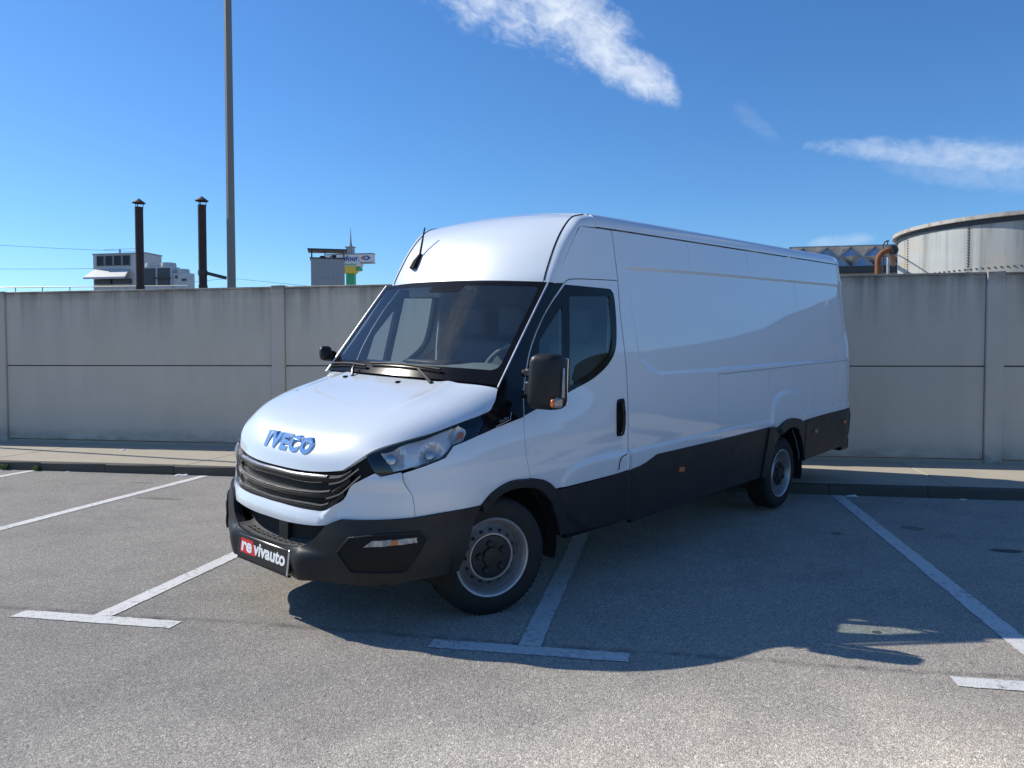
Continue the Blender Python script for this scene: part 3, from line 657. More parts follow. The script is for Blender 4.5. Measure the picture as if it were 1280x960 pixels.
T=dict(
 hood_bottom=[[(-0.077,0.855),(0.093,0.847),(0.231,0.85),(0.355,0.857),(0.496,0.881),(0.542,0.89)]],
 hood_side=[[(0.542,0.89),(0.591,0.924),(0.665,0.979),(0.716,1.01),(0.848,1.054),(1.011,1.095),(1.233,1.149),(1.561,1.201)],[(1.561,1.201),(1.636,1.258),(1.68,1.321)]],
 grille_bottom=[[(0.031,0.653),(0.268,0.651),(0.423,0.656)],[(0.423,0.656),(0.471,0.668),(0.519,0.702),(0.566,0.737),(0.608,0.81),(0.675,0.852),(0.739,0.888)]],
 fascia_bottom=[[(-0.069,0.554),(0.139,0.56),(0.315,0.568),(0.429,0.578),(0.488,0.589)],[(0.488,0.589),(0.524,0.61),(0.572,0.631)],[(0.572,0.631),(0.764,0.642),(0.977,0.658)]],
 fend_seam=[[(0.977,0.658),(0.961,0.738),(0.949,0.777),(0.904,0.842),(0.891,0.893)]],
 fend_bot=[[(0.977,0.658),(1.141,0.675),(1.394,0.687)]],
 hl_bottom=[[(0.666,0.975),(0.74,0.886),(0.775,0.873)],[(0.775,0.873),(0.88,0.901),(1.134,0.97)],[(1.134,0.97),(1.187,1.029)],[(1.187,1.029),(1.385,1.076)],[(1.385,1.076),(1.445,1.134),(1.542,1.195)]],
 hl_top=[[(1.542,1.195),(1.206,1.145),(1.028,1.095),(0.876,1.055),(0.752,1.015),(0.666,0.975)]],
 reflector=[[(0.734,0.999),(0.835,0.905)],[(0.835,0.905),(1.096,0.967),(1.135,0.998),(1.258,1.057)],[(1.258,1.057),(1.279,1.102),(1.214,1.133)],[(1.214,1.133),(0.977,1.075),(0.734,0.999)]],
 bowl=[[(0.81,0.966)],[(1.047,0.987)],[(1.213,1.096)]],
 intake_bottom=[[(-0.053,0.43),(0.155,0.434),(0.314,0.448)],[(0.314,0.448),(0.375,0.478),(0.431,0.518),(0.488,0.589)]],
 bump_bottom=[[(-0.074,0.272),(0.293,0.288),(0.467,0.294),(0.65,0.282),(0.838,0.29),(1.006,0.322),(1.257,0.337)]],
 bump_rear=[[(1.257,0.337),(1.31,0.479),(1.34,0.588),(1.394,0.687)]],
 fog=[[(0.582,0.459),(0.647,0.542)],[(0.647,0.542),(0.822,0.571),(1.01,0.583)],[(1.01,0.583),(1.051,0.547)],[(1.051,0.547),(1.012,0.469),(0.964,0.388)],[(0.964,0.388),(0.933,0.372),(0.903,0.37)],[(0.903,0.37),(0.66,0.362)],[(0.66,0.362),(0.582,0.459)]],
 drl=[[(0.729,0.503),(0.77,0.537)],[(0.77,0.537),(0.994,0.558)],[(0.994,0.558),(0.999,0.531)],[(0.999,0.531),(0.867,0.517),(0.729,0.503)]],
 bar1=[[(-0.276,0.851),(-0.079,0.843),(0.189,0.84),(0.45,0.853),(0.54,0.869),(0.6,0.904)]],
 strip1=[[(-0.001,0.796),(0.28,0.803),(0.407,0.815)]],
 bar2=[[(-0.098,0.753),(0.11,0.745),(0.405,0.762),(0.477,0.777),(0.601,0.866)]],
 strip2=[[(-0.066,0.723),(0.115,0.714),(0.373,0.727)]],
 bar3=[[(-0.056,0.68),(0.022,0.677),(0.349,0.689),(0.427,0.691),(0.474,0.71),(0.57,0.79)]],
 side_slits=[[(0.461,0.813),(0.544,0.835),(0.643,0.911)],[(0.449,0.733),(0.532,0.764),(0.658,0.874)]],
 arch_out=[[(1.394,0.687),(1.471,0.744),(1.627,0.793),(1.815,0.788)],[(1.815,0.788),(1.978,0.748),(2.071,0.685)]],
 arch_in=[[(1.408,0.646),(1.556,0.732),(1.73,0.746),(1.897,0.709),(1.997,0.635),(2.09,0.487),(2.128,0.388)]],
 cowl_bot=[[(1.389,1.076),(1.815,1.154)]],
 cowl_front=[[(1.389,1.076),(1.445,1.134),(1.561,1.201)],[(1.561,1.201),(1.636,1.258),(1.68,1.321)]],
 pillar_front=[[(1.683,1.33),(1.939,1.642),(2.189,1.976)]],
 door_front=[[(2.312,1.986),(2.133,1.79),(1.976,1.556),(1.905,1.384),(1.815,1.154)],[(1.815,1.154),(1.789,1.067),(1.782,0.974),(1.815,0.788)]],
 door_top=[[(2.312,1.986),(2.357,2.012),(2.414,2.021),(2.845,2.038)]],
 door_rear=[[(2.845,2.038),(2.834,1.757),(2.857,1.337),(2.877,0.757),(2.931,0.329)]],
 door_bottom=[[(2.129,0.383),(2.926,0.359)]],
 door_trim_top=[[(1.978,0.748),(2.071,0.685)],[(2.071,0.685),(2.744,0.705),(2.882,0.717)]],
 frame=[[(2.325,1.979),(2.751,1.974)],[(2.751,1.974),(2.782,1.948),(2.752,1.575),(2.678,1.473),(2.52,1.373),(2.262,1.282)],[(2.262,1.282),(1.823,1.158)],[(1.823,1.158),(1.914,1.384),(1.986,1.556),(2.143,1.791),(2.325,1.979)]],
 glass=[[(2.358,1.905),(2.739,1.924)],[(2.739,1.924),(2.714,1.607),(2.67,1.52),(2.523,1.417)],[(2.523,1.417),(2.277,1.315)],[(2.277,1.315),(2.358,1.905)]],
 quarter=[[(2.287,1.84),(2.185,1.738),(2.065,1.609)],[(2.065,1.609),(2.002,1.366)],[(2.002,1.366),(2.216,1.337)],[(2.216,1.337),(2.287,1.84)]],
 handle=[[(2.774,1.091)]],
 cap_seam=[[(2.19,1.981),(2.143,2.017),(2.303,2.255),(2.494,2.453)]],
 cab_top_rear=[[(2.845,2.038),(2.834,2.391)]],
 trim_top=[[(2.883,0.711),(3.073,0.735),(3.259,0.789)],[(3.259,0.789),(4.276,0.811),(5.343,0.839)]],
 rarch_out=[[(5.343,0.839),(5.439,0.817),(5.552,0.874),(5.694,0.891),(5.855,0.881),(6.007,0.83),(6.13,0.846)]],
 rtrim_top=[[(6.13,0.846),(6.663,0.87),(7.489,0.894)]],
 rtrim=[[(7.489,0.894),(7.543,0.774),(7.49,0.527),(7.256,0.478)],[(7.256,0.478),(6.035,0.429)]],
 rarch_in=[[(5.119,0.357),(5.275,0.458),(5.394,0.591),(5.484,0.729),(5.613,0.796),(5.806,0.813),(5.977,0.772),(6.086,0.661),(6.111,0.511),(6.035,0.429)]],
 sill_bottom=[[(2.931,0.329),(4.498,0.383),(5.113,0.387)]],
 trim_seam=[[(4.276,0.811),(4.351,0.372)]],
 lower_seam=[[(4.217,1.355),(7.522,1.443)],[(4.217,1.355),(4.276,0.811)]],
 recess_up=[[(2.967,2.131),(3.714,2.164),(7.571,2.284)],[(7.571,2.284),(7.46,1.458)],[(7.46,1.458),(4.276,1.4),(3.28,1.383)],[(3.28,1.383),(3.038,1.502),(3.008,1.655)],[(3.008,1.655),(2.967,2.131)]],
 bump_arch=[[(5.285,0.866),(5.302,1.038),(5.424,1.13),(5.669,1.158),(5.972,1.129),(6.041,1.054),(6.09,0.832)]],
 crease=[[(2.865,0.844),(3.856,0.873),(5.226,0.904)]],
 door_crease=[[(2.858,0.844),(2.404,0.829),(2.209,0.791),(2.14,0.732)],[(2.14,0.732),(2.872,0.712)]],
 fuel=[[(2.749,0.659),(2.771,0.814),(2.859,0.827)]],
 markers=[[(3.604,0.638)],[(6.376,0.716)],[(7.232,0.753)]],
 badge=[[(1.542,1.134),(1.676,1.166)]],
 mirror_base=[[(1.881,1.263),(2.013,1.391)]])
# ------------------------------------------------------------------ the van
VX=Vector((.50651586,.86220882,.00613424)); VL=Vector((.86152313,-.50579928,-.04410206)); VU=Vector((.03492249,-.02762318,.9990082))
VO=Vector((-1.78941396,4.90406328,.04255849))
van=empty('delivery_van',(0,0,0),'large white high roofed delivery van with dark lower trim, parked across the bays','van')
Mv=Matrix((VX,-VL,VU)).transposed().to_4x4(); Mv.translation=VO; van.matrix_world=Mv
def vmesh(name,P,faces,mat,parent,mirror=False,smooth=None,N=None):
    """P in (x, l, z); N: outward normals for the first len(N) vertices"""
    P=np.array(P,float); V=P.copy(); V[:,1]*= 1 if mirror else -1
    o=mesh(name,V,faces,mat,parent)
    return o
def lens_normals(o,N,mirror,count):
    me=o.data; n=np.zeros((len(me.vertices),3)); M_=np.array(N,float).copy(); M_[:,1]*= 1 if mirror else -1; n[:count]=M_
    me.polygons.foreach_set('use_smooth',[True]*len(me.polygons))
    try: me.normals_split_custom_set_from_vertices([tuple(q) for q in n])
    except Exception as e: print('normals',e)
def spl(seg,step):
    p=np.array(seg,float)
    if len(p)==2:
        n=max(1,int(np.hypot(*(p[1]-p[0]))/step)); return [tuple(p[0]+(p[1]-p[0])*i/n) for i in range(n+1)]
    q=np.vstack([2*p[0]-p[1],p,2*p[-1]-p[-2]]); out=[]
    for i in range(1,len(q)-2):
        a,b,c,d=q[i-1],q[i],q[i+1],q[i+2]
        ta=max(1e-6,np.hypot(*(b-a)))**.5; tb=max(1e-6,np.hypot(*(c-b)))**.5; td=max(1e-6,np.hypot(*(d-c)))**.5
        m1=(b-a)/ta-(c-a)/(ta+tb)+(c-b)/tb; m2=(c-b)/tb-(d-b)/(tb+td)+(d-c)/td; m1*=tb; m2*=tb
        n=max(2,int(np.hypot(*(c-b))/step))
        for k in range(n):
            t=k/n; out.append(tuple((2*t**3-3*t*t+1)*b+(t**3-2*t*t+t)*m1+(-2*t**3+3*t*t)*c+(t**3-t*t)*m2))
    out.append(tuple(p[-1])); return out
def loop(segs,step):
    out=[]
    for s in segs:
        q=spl(s,step)
        if out and np.hypot(out[-1][0]-q[0][0],out[-1][1]-q[0][1])<.004: q=q[1:]
        out+=q
    if np.hypot(out[-1][0]-out[0][0],out[-1][1]-out[0][1])<.004: out.pop()
    return out
rv=lambda s:list(reversed(s))
def area(p):
    p=np.array(p); return .5*np.sum(p[:,0]*np.roll(p[:,1],-1)-np.roll(p[:,0],-1)*p[:,1])
def inset(p,d):
    """shrink a closed polygon by d so that neighbouring panels leave a gap"""
    p=np.array(p,float); 
    if area(p)<0: p=p[::-1]
    e=np.roll(p,-1,0)-p; e/=np.linalg.norm(e,axis=1)[:,None]+1e-12; n=np.stack([-e[:,1],e[:,0]],1)
    nn=n+np.roll(n,1,0); nn/=np.maximum(np.linalg.norm(nn,axis=1)[:,None],.35)
    c=np.maximum(np.sum(nn*n,1),.5); return [tuple(q) for q in p+nn*(d/c)[:,None]]
def patch(name,segs,surf,mat,parent,h=.04,off=0,thick=.012,mirror=False,holes=(),gap=.0025,sc=(1,1),flat=False):
    step=h*.6; poly=loop(segs,step)
    if gap: poly=inset(poly,gap)
    hl=[loop(q,step) for q in holes]
    pa=np.array(poly); lo=pa.min(0); hi=pa.max(0)
    gx,gy=np.meshgrid(np.arange(lo[0]+h*.5,hi[0],h),np.arange(lo[1]+h*.5,hi[1],h)); gx=gx.ravel(); gy=gy.ravel()
    keep=sdpoly(gx,gy,poly)>h*.35
    for q in hl: keep&=sdpoly(gx,gy,q)<-h*.35
    if surf is belt and h<.05:
        ex=[]
        for fp,dep,soft in FEATS:
            q=np.array(fp)+np.array([SC-XC,0]); 
            if q[:,0].max()<lo[0] or q[:,0].min()>hi[0]: continue
            keep&=np.abs(sdpoly(gx,gy,q))>soft*.5+h*.25
            a_=[tuple(t) for t in q]+[tuple(q[0])]; L_=[]
            for i in range(len(a_)-1): L_+=spl(a_[i:i+2],.018)[:-1]
            for k_ in (-.5,-.25,0,.25,.5): ex+=inset(L_,k_*soft)
        if ex:
            ex=np.array(ex); k_=sdpoly(ex[:,0],ex[:,1],poly)>h*.15
            for q in hl: k_&=sdpoly(ex[:,0],ex[:,1],q)<-h*.15
            gx=np.concatenate([gx,ex[:,0]]); gy=np.concatenate([gy,ex[:,1]]); keep=np.concatenate([keep,k_])
    vs=[Vector(q) for q in poly]; ed=[(i,(i+1)%len(poly)) for i in range(len(poly))]
    for q in hl:
        b=len(vs); vs+=[Vector(a) for a in q]; ed+=[(b+i,b+(i+1)%len(q)) for i in range(len(q))]
    vs+=[Vector((a,b)) for a,b in zip(gx[keep],gy[keep])]
    v2,_,tri,_,_,_=delaunay_2d_cdt(vs,ed,[],0,1e-6)
    uv=np.array([q[:] for q in v2]); tri=np.array([t for t in tri if len(t)==3])
    c=uv[tri].mean(1); ok=sdpoly(c[:,0],c[:,1],poly)>0
    for q in hl: ok&=sdpoly(c[:,0],c[:,1],q)<0
    tri=tri[ok]
    used=np.unique(tri); remap=-np.ones(len(uv),int); remap[used]=np.arange(len(used)); uv=uv[used]; tri=remap[tri]
    P=surf(uv[:,0],uv[:,1]); e=2e-3
    if off is not None and callable(off): S=lambda a,b: surf(a,b)
    du=surf(uv[:,0]+e,uv[:,1])-surf(uv[:,0]-e,uv[:,1]); dv=surf(uv[:,0],uv[:,1]+e)-surf(uv[:,0],uv[:,1]-e)
    N=np.cross(du,dv); N/=np.linalg.norm(N,axis=1)[:,None]+1e-12
    ref=np.stack([np.clip(P[:,0],.6,5.2),np.zeros(len(P)),np.full(len(P),.9)],1)
    sg=np.sign(np.sum(N*(P-ref),1)); N*=np.where(sg==0,1,sg)[:,None]
    o_=off(uv[:,0],uv[:,1]) if callable(off) else off
    Q=P+N*(np.asarray(o_)[:,None] if callable(off) else o_)
    if callable(off):
        # normals of the shaped surface by finite differences
        def SS(a,b):
            Pp=surf(a,b); d1=surf(a+e,b)-surf(a-e,b); d2=surf(a,b+e)-surf(a,b-e); n=np.cross(d1,d2); n/=np.linalg.norm(n,axis=1)[:,None]+1e-12
            n*=np.sign(np.sum(n*N,1))[:,None]; return Pp+n*off(a,b)[:,None]
        d1=SS(uv[:,0]+e,uv[:,1])-SS(uv[:,0]-e,uv[:,1]); d2=SS(uv[:,0],uv[:,1]+e)-SS(uv[:,0],uv[:,1]-e); N2=np.cross(d1,d2); N2/=np.linalg.norm(N2,axis=1)[:,None]+1e-12
        N2*=np.sign(np.sum(N2*N,1))[:,None]
    else: N2=N
    fn=np.cross(Q[tri[:,1]]-Q[tri[:,0]],Q[tri[:,2]]-Q[tri[:,0]]); fl=np.sum(fn*N[tri[:,0]],1)<0
    tri[fl]=tri[fl][:,::-1]
    F_=[tuple(t) for t in tri]; n0=len(Q)
    cnt={}
    for t in tri:
        for i in range(3):
            a,b=int(t[i]),int(t[(i+1)%3]); cnt[(a,b)]=1
    bd=[(a,b) for (a,b) in cnt if (b,a) not in cnt]
    ids=sorted({i for q in bd for i in q}); m1={i:n0+k for k,i in enumerate(ids)}; m2={i:n0+len(ids)+k for k,i in enumerate(ids)}
    V=np.vstack([Q,Q[ids],Q[ids]-N[ids]*thick])
    for a,b in bd: F_.append((m1[b],m1[a],m2[a],m2[b]))
    if mirror: F_=[q[::-1] for q in F_]
    # (x,l,z)->(x,-l,z) reverses orientation
    F_=[q[::-1] for q in F_]
    o=vmesh(name,V,F_,mat,parent,mirror)
    lens_normals(o,N2,mirror,n0)
    return o
def gpatch(name,f,nu,nr,mat,parent,u0=-1,u1=1,r0=0,r1=1,off=0,thick=.012,up=True):
    u,r=np.meshgrid(np.linspace(u0,u1,nu+1),np.linspace(r0,r1,nr+1)); u=u.ravel(); r=r.ravel(); P=f(u,r); e=1e-3
    N=np.cross(f(u+e,r)-f(u-e,r),f(u,np.minimum(r+e,1))-f(u,np.maximum(r-e,0))); N/=np.linalg.norm(N,axis=1)[:,None]+1e-12
    N*=np.where(N[:,2]<0,-1,1)[:,None] if up else 1
    P=P+N*off; fs=[]
    W_=nu+1
    for j in range(nr):
        for i in range(nu): fs.append((j*W_+i,j*W_+i+1,(j+1)*W_+i+1,(j+1)*W_+i))
    a=P[fs[0][1]]-P[fs[0][0]]; b=P[fs[0][3]]-P[fs[0][0]]
    if np.dot(np.cross(a,b),N[0])<0: fs=[q[::-1] for q in fs]
    ring=[i for i in range(W_)]+[j*W_+nu for j in range(1,nr+1)]+[nr*W_+i for i in range(nu-1,-1,-1)]+[j*W_ for j in range(nr-1,0,-1)]
    n0=len(P); k=len(ring); V=np.vstack([P,P[ring],P[ring]-N[ring]*thick])
    for i in range(k): fs.append((n0+i,n0+(i+1)%k,n0+k+(i+1)%k,n0+k+i))
    fs=[q[::-1] for q in fs]
    o=vmesh(name,V,fs,mat,parent); lens_normals(o,N,False,n0); return o
def both(fn):
    return [fn(False),fn(True)]
T_=T
def bl(s,z): return belt(np.asarray([s],float),np.asarray([z],float))[0]
def bnorm(s,z):
    e=.003; n=np.cross(bl(s+e,z)-bl(s-e,z),bl(s,z+e)-bl(s,z-e)); n/=np.linalg.norm(n); c=bl(s,z)
    return n if np.dot(n,c-np.array([min(max(c[0],.6),5.2),0,.9]))>0 else -n
def boff(s,z,d): return bl(s,z)+bnorm(s,z)*d
def mir(seg): return [(-a,b) for a,b in seg]
def sym(top_half):  # half outline from the centre line outwards -> whole
    return top_half
def half0(seg):     # clip the first point(s) to the centre line
    s=[q for q in seg if q[0]>.01]; z=s[0][1]
    return [(0,float(z))]+s
def full(segs_half):
    """segments going from centre outwards along one edge and back to centre along the other -> symmetric closed outline"""
    L=[s for s in segs_half]; Rr=[mir(rv(s)) for s in reversed(L)]
    a=L[0]; b=Rr[-1]
    return L+Rr
# recesses and bumps in the flanks
def toxz(segs): return [(s-SC+XC,z) for s,z in loop(segs,.1)]
FEATS.append((toxz(T['recess_up']),-.012,.03))
ba=toxz([T['bump_arch'][0],[T['bump_arch'][0][-1],(5.7,.7),T['bump_arch'][0][0]]]); FEATS.append((ba,.022,.05))
RA=[(5.69+.43*math.cos(a),.38+.43*math.sin(a)) for a in np.linspace(PI,.12,20)]
T['rarch_in']=[[(5.262,.385)]+RA[1:]+[(6.117,.434)]]
T['rarch_out']=[[(5.30,.842),(5.40,.828),(5.5,.862),(5.62,.888),(5.75,.893),(5.88,.878),(5.98,.846),(6.05,.838),(6.13,.846)]]
cr=[(1.27,.844),(2.26,.873),(3.6,.902),(3.74,.86),(3.74,.3),(1.27,.3)]; FEATS.append((cr,.010,.03))
cr2=[(4.5,.93),(5.95,.965),(5.95,.3),(4.5,.3)]; FEATS.append((cr2,.010,.03))
dc=toxz([T['door_crease'][0],[(2.14,.732),(2.2,.5),(2.9,.3),(2.9,.84)]]); FEATS.append((dc,.012,.05))
fc=[(-.9,.95),(-.25,1.0),(.15,1.0),(.9,.975),(1.24,.97),(1.24,.87),(.9,.87),(.15,.86),(-.3,.84),(-.9,.8)]; FEATS.append((fc,-.010,.13))
PT='white_paint'
hood_bot=half0(T['hood_bottom'][0]); grb=T['grille_bottom']; fab=T['fascia_bottom']
# ---- inner dark liners
def cab_liner(mr):
    segs=[[(-.0,.3),(-.0,.84),(.55,.86),(1.0,1.06),(1.55,1.17),(2.3,1.24),(2.83,1.3)],[(2.83,1.3),(2.85,.36)],[(2.85,.36),(2.13,.38)],rv(T['arch_in'][0]),[T['arch_in'][0][0],(1.26,.34),(0,.3)]]
    return patch('inner_liner',segs,belt,'liner_black',van,.09,-.09,.004,mr,gap=0)
both(cab_liner)
def cargo_liner(mr):
    segs=[[(2.86,.5),(2.86,2.36)],[(2.86,2.36),(7.45,2.47)],[(7.45,2.47),(7.45,.5)],[(7.45,.5),(6.117,.434)],rv(T['rarch_in'][0]),[T['rarch_in'][0][0],(2.86,.36)]]
    return patch('inner_liner',segs,belt,'white_paint',van,.16,-.035,.004,mr,gap=0)
both(cargo_liner)
# ---- bumper, intake, fascia, grille
bb=half0(T['bump_bottom'][0]); br=T['bump_rear'][0]; ib=[half0(T['intake_bottom'][0]),T['intake_bottom'][1]]
fend_bot=T['fend_bot'][0]
def boff_b(s,z):
    a=np.abs(s); o=.022+.012*smooth(.33,.45,z)*(1-smooth(.5,.64,z))*smooth(.45,.75,a)
    o=o-.035*(1-smooth(.24,.3,z)); o=o-.012*smooth(1.05,1.36,a)+.036*(np.clip(a,0,.34)/.3)**2*(1-smooth(.32,.56,a))*(1-smooth(.40,.47,z)); return o
bump=patch('bumper',full([[(0,ib[0][0][1]),*ib[0][1:]],ib[1],fab[1],fab[2],fend_bot,rv(br),rv(bb)]),belt,'dark_plastic',van,.035,boff_b,.05,gap=.001)
def fog(mr):
    f=patch('fog_recess',T['fog'],belt,'black_matt',bump,.03,lambda s,z:boff_b(s,z)+.004,.02,mr,gap=0)
    # raised rim of the recess
    lp=loop(T['fog'],.03); pts=[boff(a,b,float(boff_b(np.array([a]),np.array([b]))[0])+.006) for a,b in lp]; pts.append(pts[0])
    m=MB().tube([(p[0],p[1]*(1 if mr else -1),p[2]) for p in pts],.006,6,False); m.build('recess_rim','dark_plastic',bump,smooth=True)
    d=patch('daytime_light',T['drl'],belt,'clear_lamp',bump,.03,lambda s,z:boff_b(s,z)+.009+.004*np.sin(s*260),.012,mr,gap=0)
    patch('turn_light',[[(.865,.519),(.872,.546)],[(.872,.546),(.9,.548)],[(.9,.548),(.905,.522)],[(.905,.522),(.865,.519)]],belt,'amber',bump,.03,lambda s,z:boff_b(s,z)+.014,.01,mr,gap=0)
    return f
both(fog)
# intake: opening with dark back, a ledge with tread marks
zi=ib[0][0][1]; zf=fab[0][0][1]
iz=[half0(fab[0]),]
patch('intake_mesh',full([[(0,.62),(.3,.62),(.5,.60)],[(.5,.60),(.36,.42),(0,.40)]]),belt,'liner_black',van,.05,-.075,.004,gap=0)
st=MB(); sv=[];sf=[]
ss=np.linspace(-.345,.345,24); 
for a in ss:
    zz=float(np.interp(abs(a),[0,.155,.314,.345],[zi,.434,.448,.462]))
    p0=boff(a,zz,.02); p1=boff(a,zz+.004,-.05); p2=boff(a,zz+.03,-.095)
    sv+=[(p[0],-p[1],p[2]) for p in (p0,p1,p2)]
for i in range(len(ss)-1):
    for k in range(2): sf.append((i*3+k,i*3+k+1,i*3+k+4,i*3+k+3))
step_o=mesh('step_ledge',sv,sf,'lit_step_plastic',bump,smooth=True)  # ledge paler than the bumper: its sunlit tone is put into the colour
for row in (0,1):
    for a in np.linspace(-.27,.27,10):
        zz=float(np.interp(abs(a),[0,.155,.314,.345],[zi,.434,.448,.462])); b=MB(); q=[]
        for (da,dd) in ((-.02,-.012-row*.028),(.02,-.012-row*.028),(.02,-.026-row*.028),(-.02,-.026-row*.028)):
            p=boff(a+da,zz+.001,dd); q.append((p[0],-p[1],p[2]+.004))
        b.add(q,[(0,1,2,3)]); b.build('tread_pad','black_matt',step_o)
for a in (.07,):
    p0=boff(a,.46,-.06); MB().box(p0[0]-.01,p0[0]+.01,-p0[1]-.045,-p0[1]+.045,.42,.58).build('intake_strut','dark_plastic',van)
# white fascia band below the grille
zg0=grb[0][0][1]; gtop=[(0,zg0),*[q for q in grb[0][1:]]]
def fas_off(s,z):
    a=np.abs(s); return .004+.016*(1-smooth(0,.07,np.abs(z-(.60+.25*smooth(.42,.62,a)))))
fascia=patch('front_panel',full([gtop,grb[1],[(.739,.888),(.775,.873)],[(.775,.873),(.88,.899)],rv(T['fend_seam'][0]),rv(fab[2]),rv(fab[1]),rv(half0(fab[0]))]),belt,PT,van,.03,fas_off,.03,gap=.001)
# grille
ghood=[(a,b-.006) for a,b in hood_bot]
gr=patch('grille',full([ghood,T['hood_side'][0][:3],[(.665,.979),(.739,.888)],rv(grb[1]),rv(gtop)]),belt,'black_matt',van,.03,-.022,.02,gap=.001)
def slat(name,pts,hh,mat,d0,d1,parent):
    p=half0(pts) if pts[0][0]<0 else [(0,pts[0][1])]+pts
    half=spl(p,.03); line=mir(half[::-1])[:-1]+half; v=[];f=[]
    prof=[(0,d0-.03),(0,d0),(.35,d1),(.75,d1*.6+d0*.4),(1,d0-.01),(1,d0-.03)]
    for (a,b) in line:
        for (t,d) in prof:
            q=boff(a,b-hh*t,d); v.append((q[0],-q[1],q[2]))
    n=len(prof)
    for i in range(len(line)-1):
        for k in range(n-1): f.append((i*n+k,i*n+k+1,(i+1)*n+k+1,(i+1)*n+k))
    return mesh(name,v,f,mat,parent,smooth=False)
for nm in ('bar1','bar2','bar3'):
    p=T[nm][0]; s_=slat('slat',p,.046,'slat_black',-.008,.012,gr)
    q=[(a,b+.002) for a,b in p if abs(a)<.5]; slat('slat_trim',q,.015 if nm!='bar1' else .02,'satin_silver' if nm=='bar1' else 'slat_silver',.002,.0145,s_)
for nm in ('strip1','strip2'): slat('chrome_strip',T[nm][0],.008,'slat_silver',-.006,.003,gr)
def sides(mr):
    for seg in T['side_slits']:
        v=[];f=[]
        L=spl(seg,.03)
        for (a,b) in L:
            for (dz,d) in ((0,.0),(0,.006),(-.01,.004),(-.01,-.0)):
                q=boff(a,b+dz,d); v.append((q[0],q[1]*(1 if mr else -1),q[2]))
        for i in range(len(L)-1):
            for k in range(3): f.append((i*4+k,i*4+k+1,i*4+5+k,i*4+4+k))
        o=mesh('chrome_strip',v,f,'slat_silver',gr)
both(sides)
# ---- headlights
def headlight(mr):
    out=T['hl_bottom']+[T['hl_top'][0]]
    hsg=patch('headlight',out,belt,'black_gloss',van,.03,-.115,.004,mr,gap=.002)
    rim=loop(out,.03); ring=inset(rim,.007)
    patch('headlight_frame',out,belt,'black_matt',hsg,.03,-.001,.05,mr,holes=[[ring]],gap=.003)
    (b1,),(b2,),(b3,)=T['bowl']
    def roff(s,z):
        o=np.full(np.shape(s),-.022)+.004*np.sin(30*s+18*z)
        for (c,r,d) in ((b1,.085,.05),(b2,.075,.05),(b3,.055,.035)):
            q=np.hypot(s-c[0],(z-c[1])*1.25)/r; o=o-d*np.clip(1-q*q,0,1)**.5-.006*np.exp(-((q-1.05)/.12)**2)
        return o
    RF=[[(.734,1.006),(.835,.898)],[(.835,.898),(1.096,.960),(1.14,.996),(1.265,1.055)],[(1.265,1.055),(1.29,1.105),(1.225,1.142)],[(1.225,1.142),(.977,1.084),(.734,1.006)]]
    patch('reflector',RF,belt,'reflector_chrome',hsg,.011,roff,.01,mr,gap=0)
    for (c,r,d) in ((b1,.026,.045),(b2,.024,.045)):
        q=boff(c[0],c[1],-.04); n=bnorm(*c); sg=1 if mr else -1
        b=MB(); p0=Vector((q[0],q[1]*sg,q[2])); nn=Vector((n[0],n[1]*sg,n[2])); b.tube([p0-nn*.02,p0+nn*.012,p0+nn*.02],[r,r,r*.5],14); b.build('bulb_cover','satin_silver',hsg,smooth=True)
    q=boff(1.2,1.075,-.03); 
    patch('turn_light',[[(1.215,1.06),(1.27,1.075)],[(1.27,1.075),(1.272,1.1)],[(1.272,1.1),(1.23,1.105)],[(1.23,1.105),(1.215,1.06)]],belt,'amber',hsg,.02,-.016,.006,mr,gap=0)
    patch('lens',out,belt,'lamp_lens',hsg,.03,.003,.004,mr,gap=.004)
    return hsg
both(headlight)
# ---- hood
hs=T['hood_side'][0]+T['hood_side'][1][1:]
hsx=spl(T['hood_side'][0],.04)+spl(T['hood_side'][1],.04)[1:]
HE=curve3([bl(a,b) for a,b in hsx]); HCc=curve3([(-.866,0,.853),(-.85,0,.92),(-.808,0,.985),(-.745,0,1.045),(-.645,0,1.108),(-.5,0,1.175),(-.33,0,1.237),(-.15,0,1.293),(-.012,0,1.338)])
# match the edge row by row to the centre profile
def hoodf0(u,r):
    u=np.asarray(u,float); c=HCc(r); e=HE(r); a=np.abs(u); pz=3.2+7.5*smooth(.05,.45,r); px=2.3+1.5*smooth(.1,.5,r)
    return np.stack([c[...,0]+(e[...,0]-c[...,0])*a**px,e[...,1]*u,c[...,2]+(e[...,2]-c[...,2])*a**pz],-1)
def hoodf(u,r):
    r=np.clip(r,0,1); P=hoodf0(u,r)
    a=np.abs(u); ridge=.009*np.exp(-((a-.60)/.06)**2)*smooth(.45,.75,r); P[...,2]+=ridge; return P
hood=gpatch('hood',hoodf,110,80,PT,van,off=.002,thick=.03)
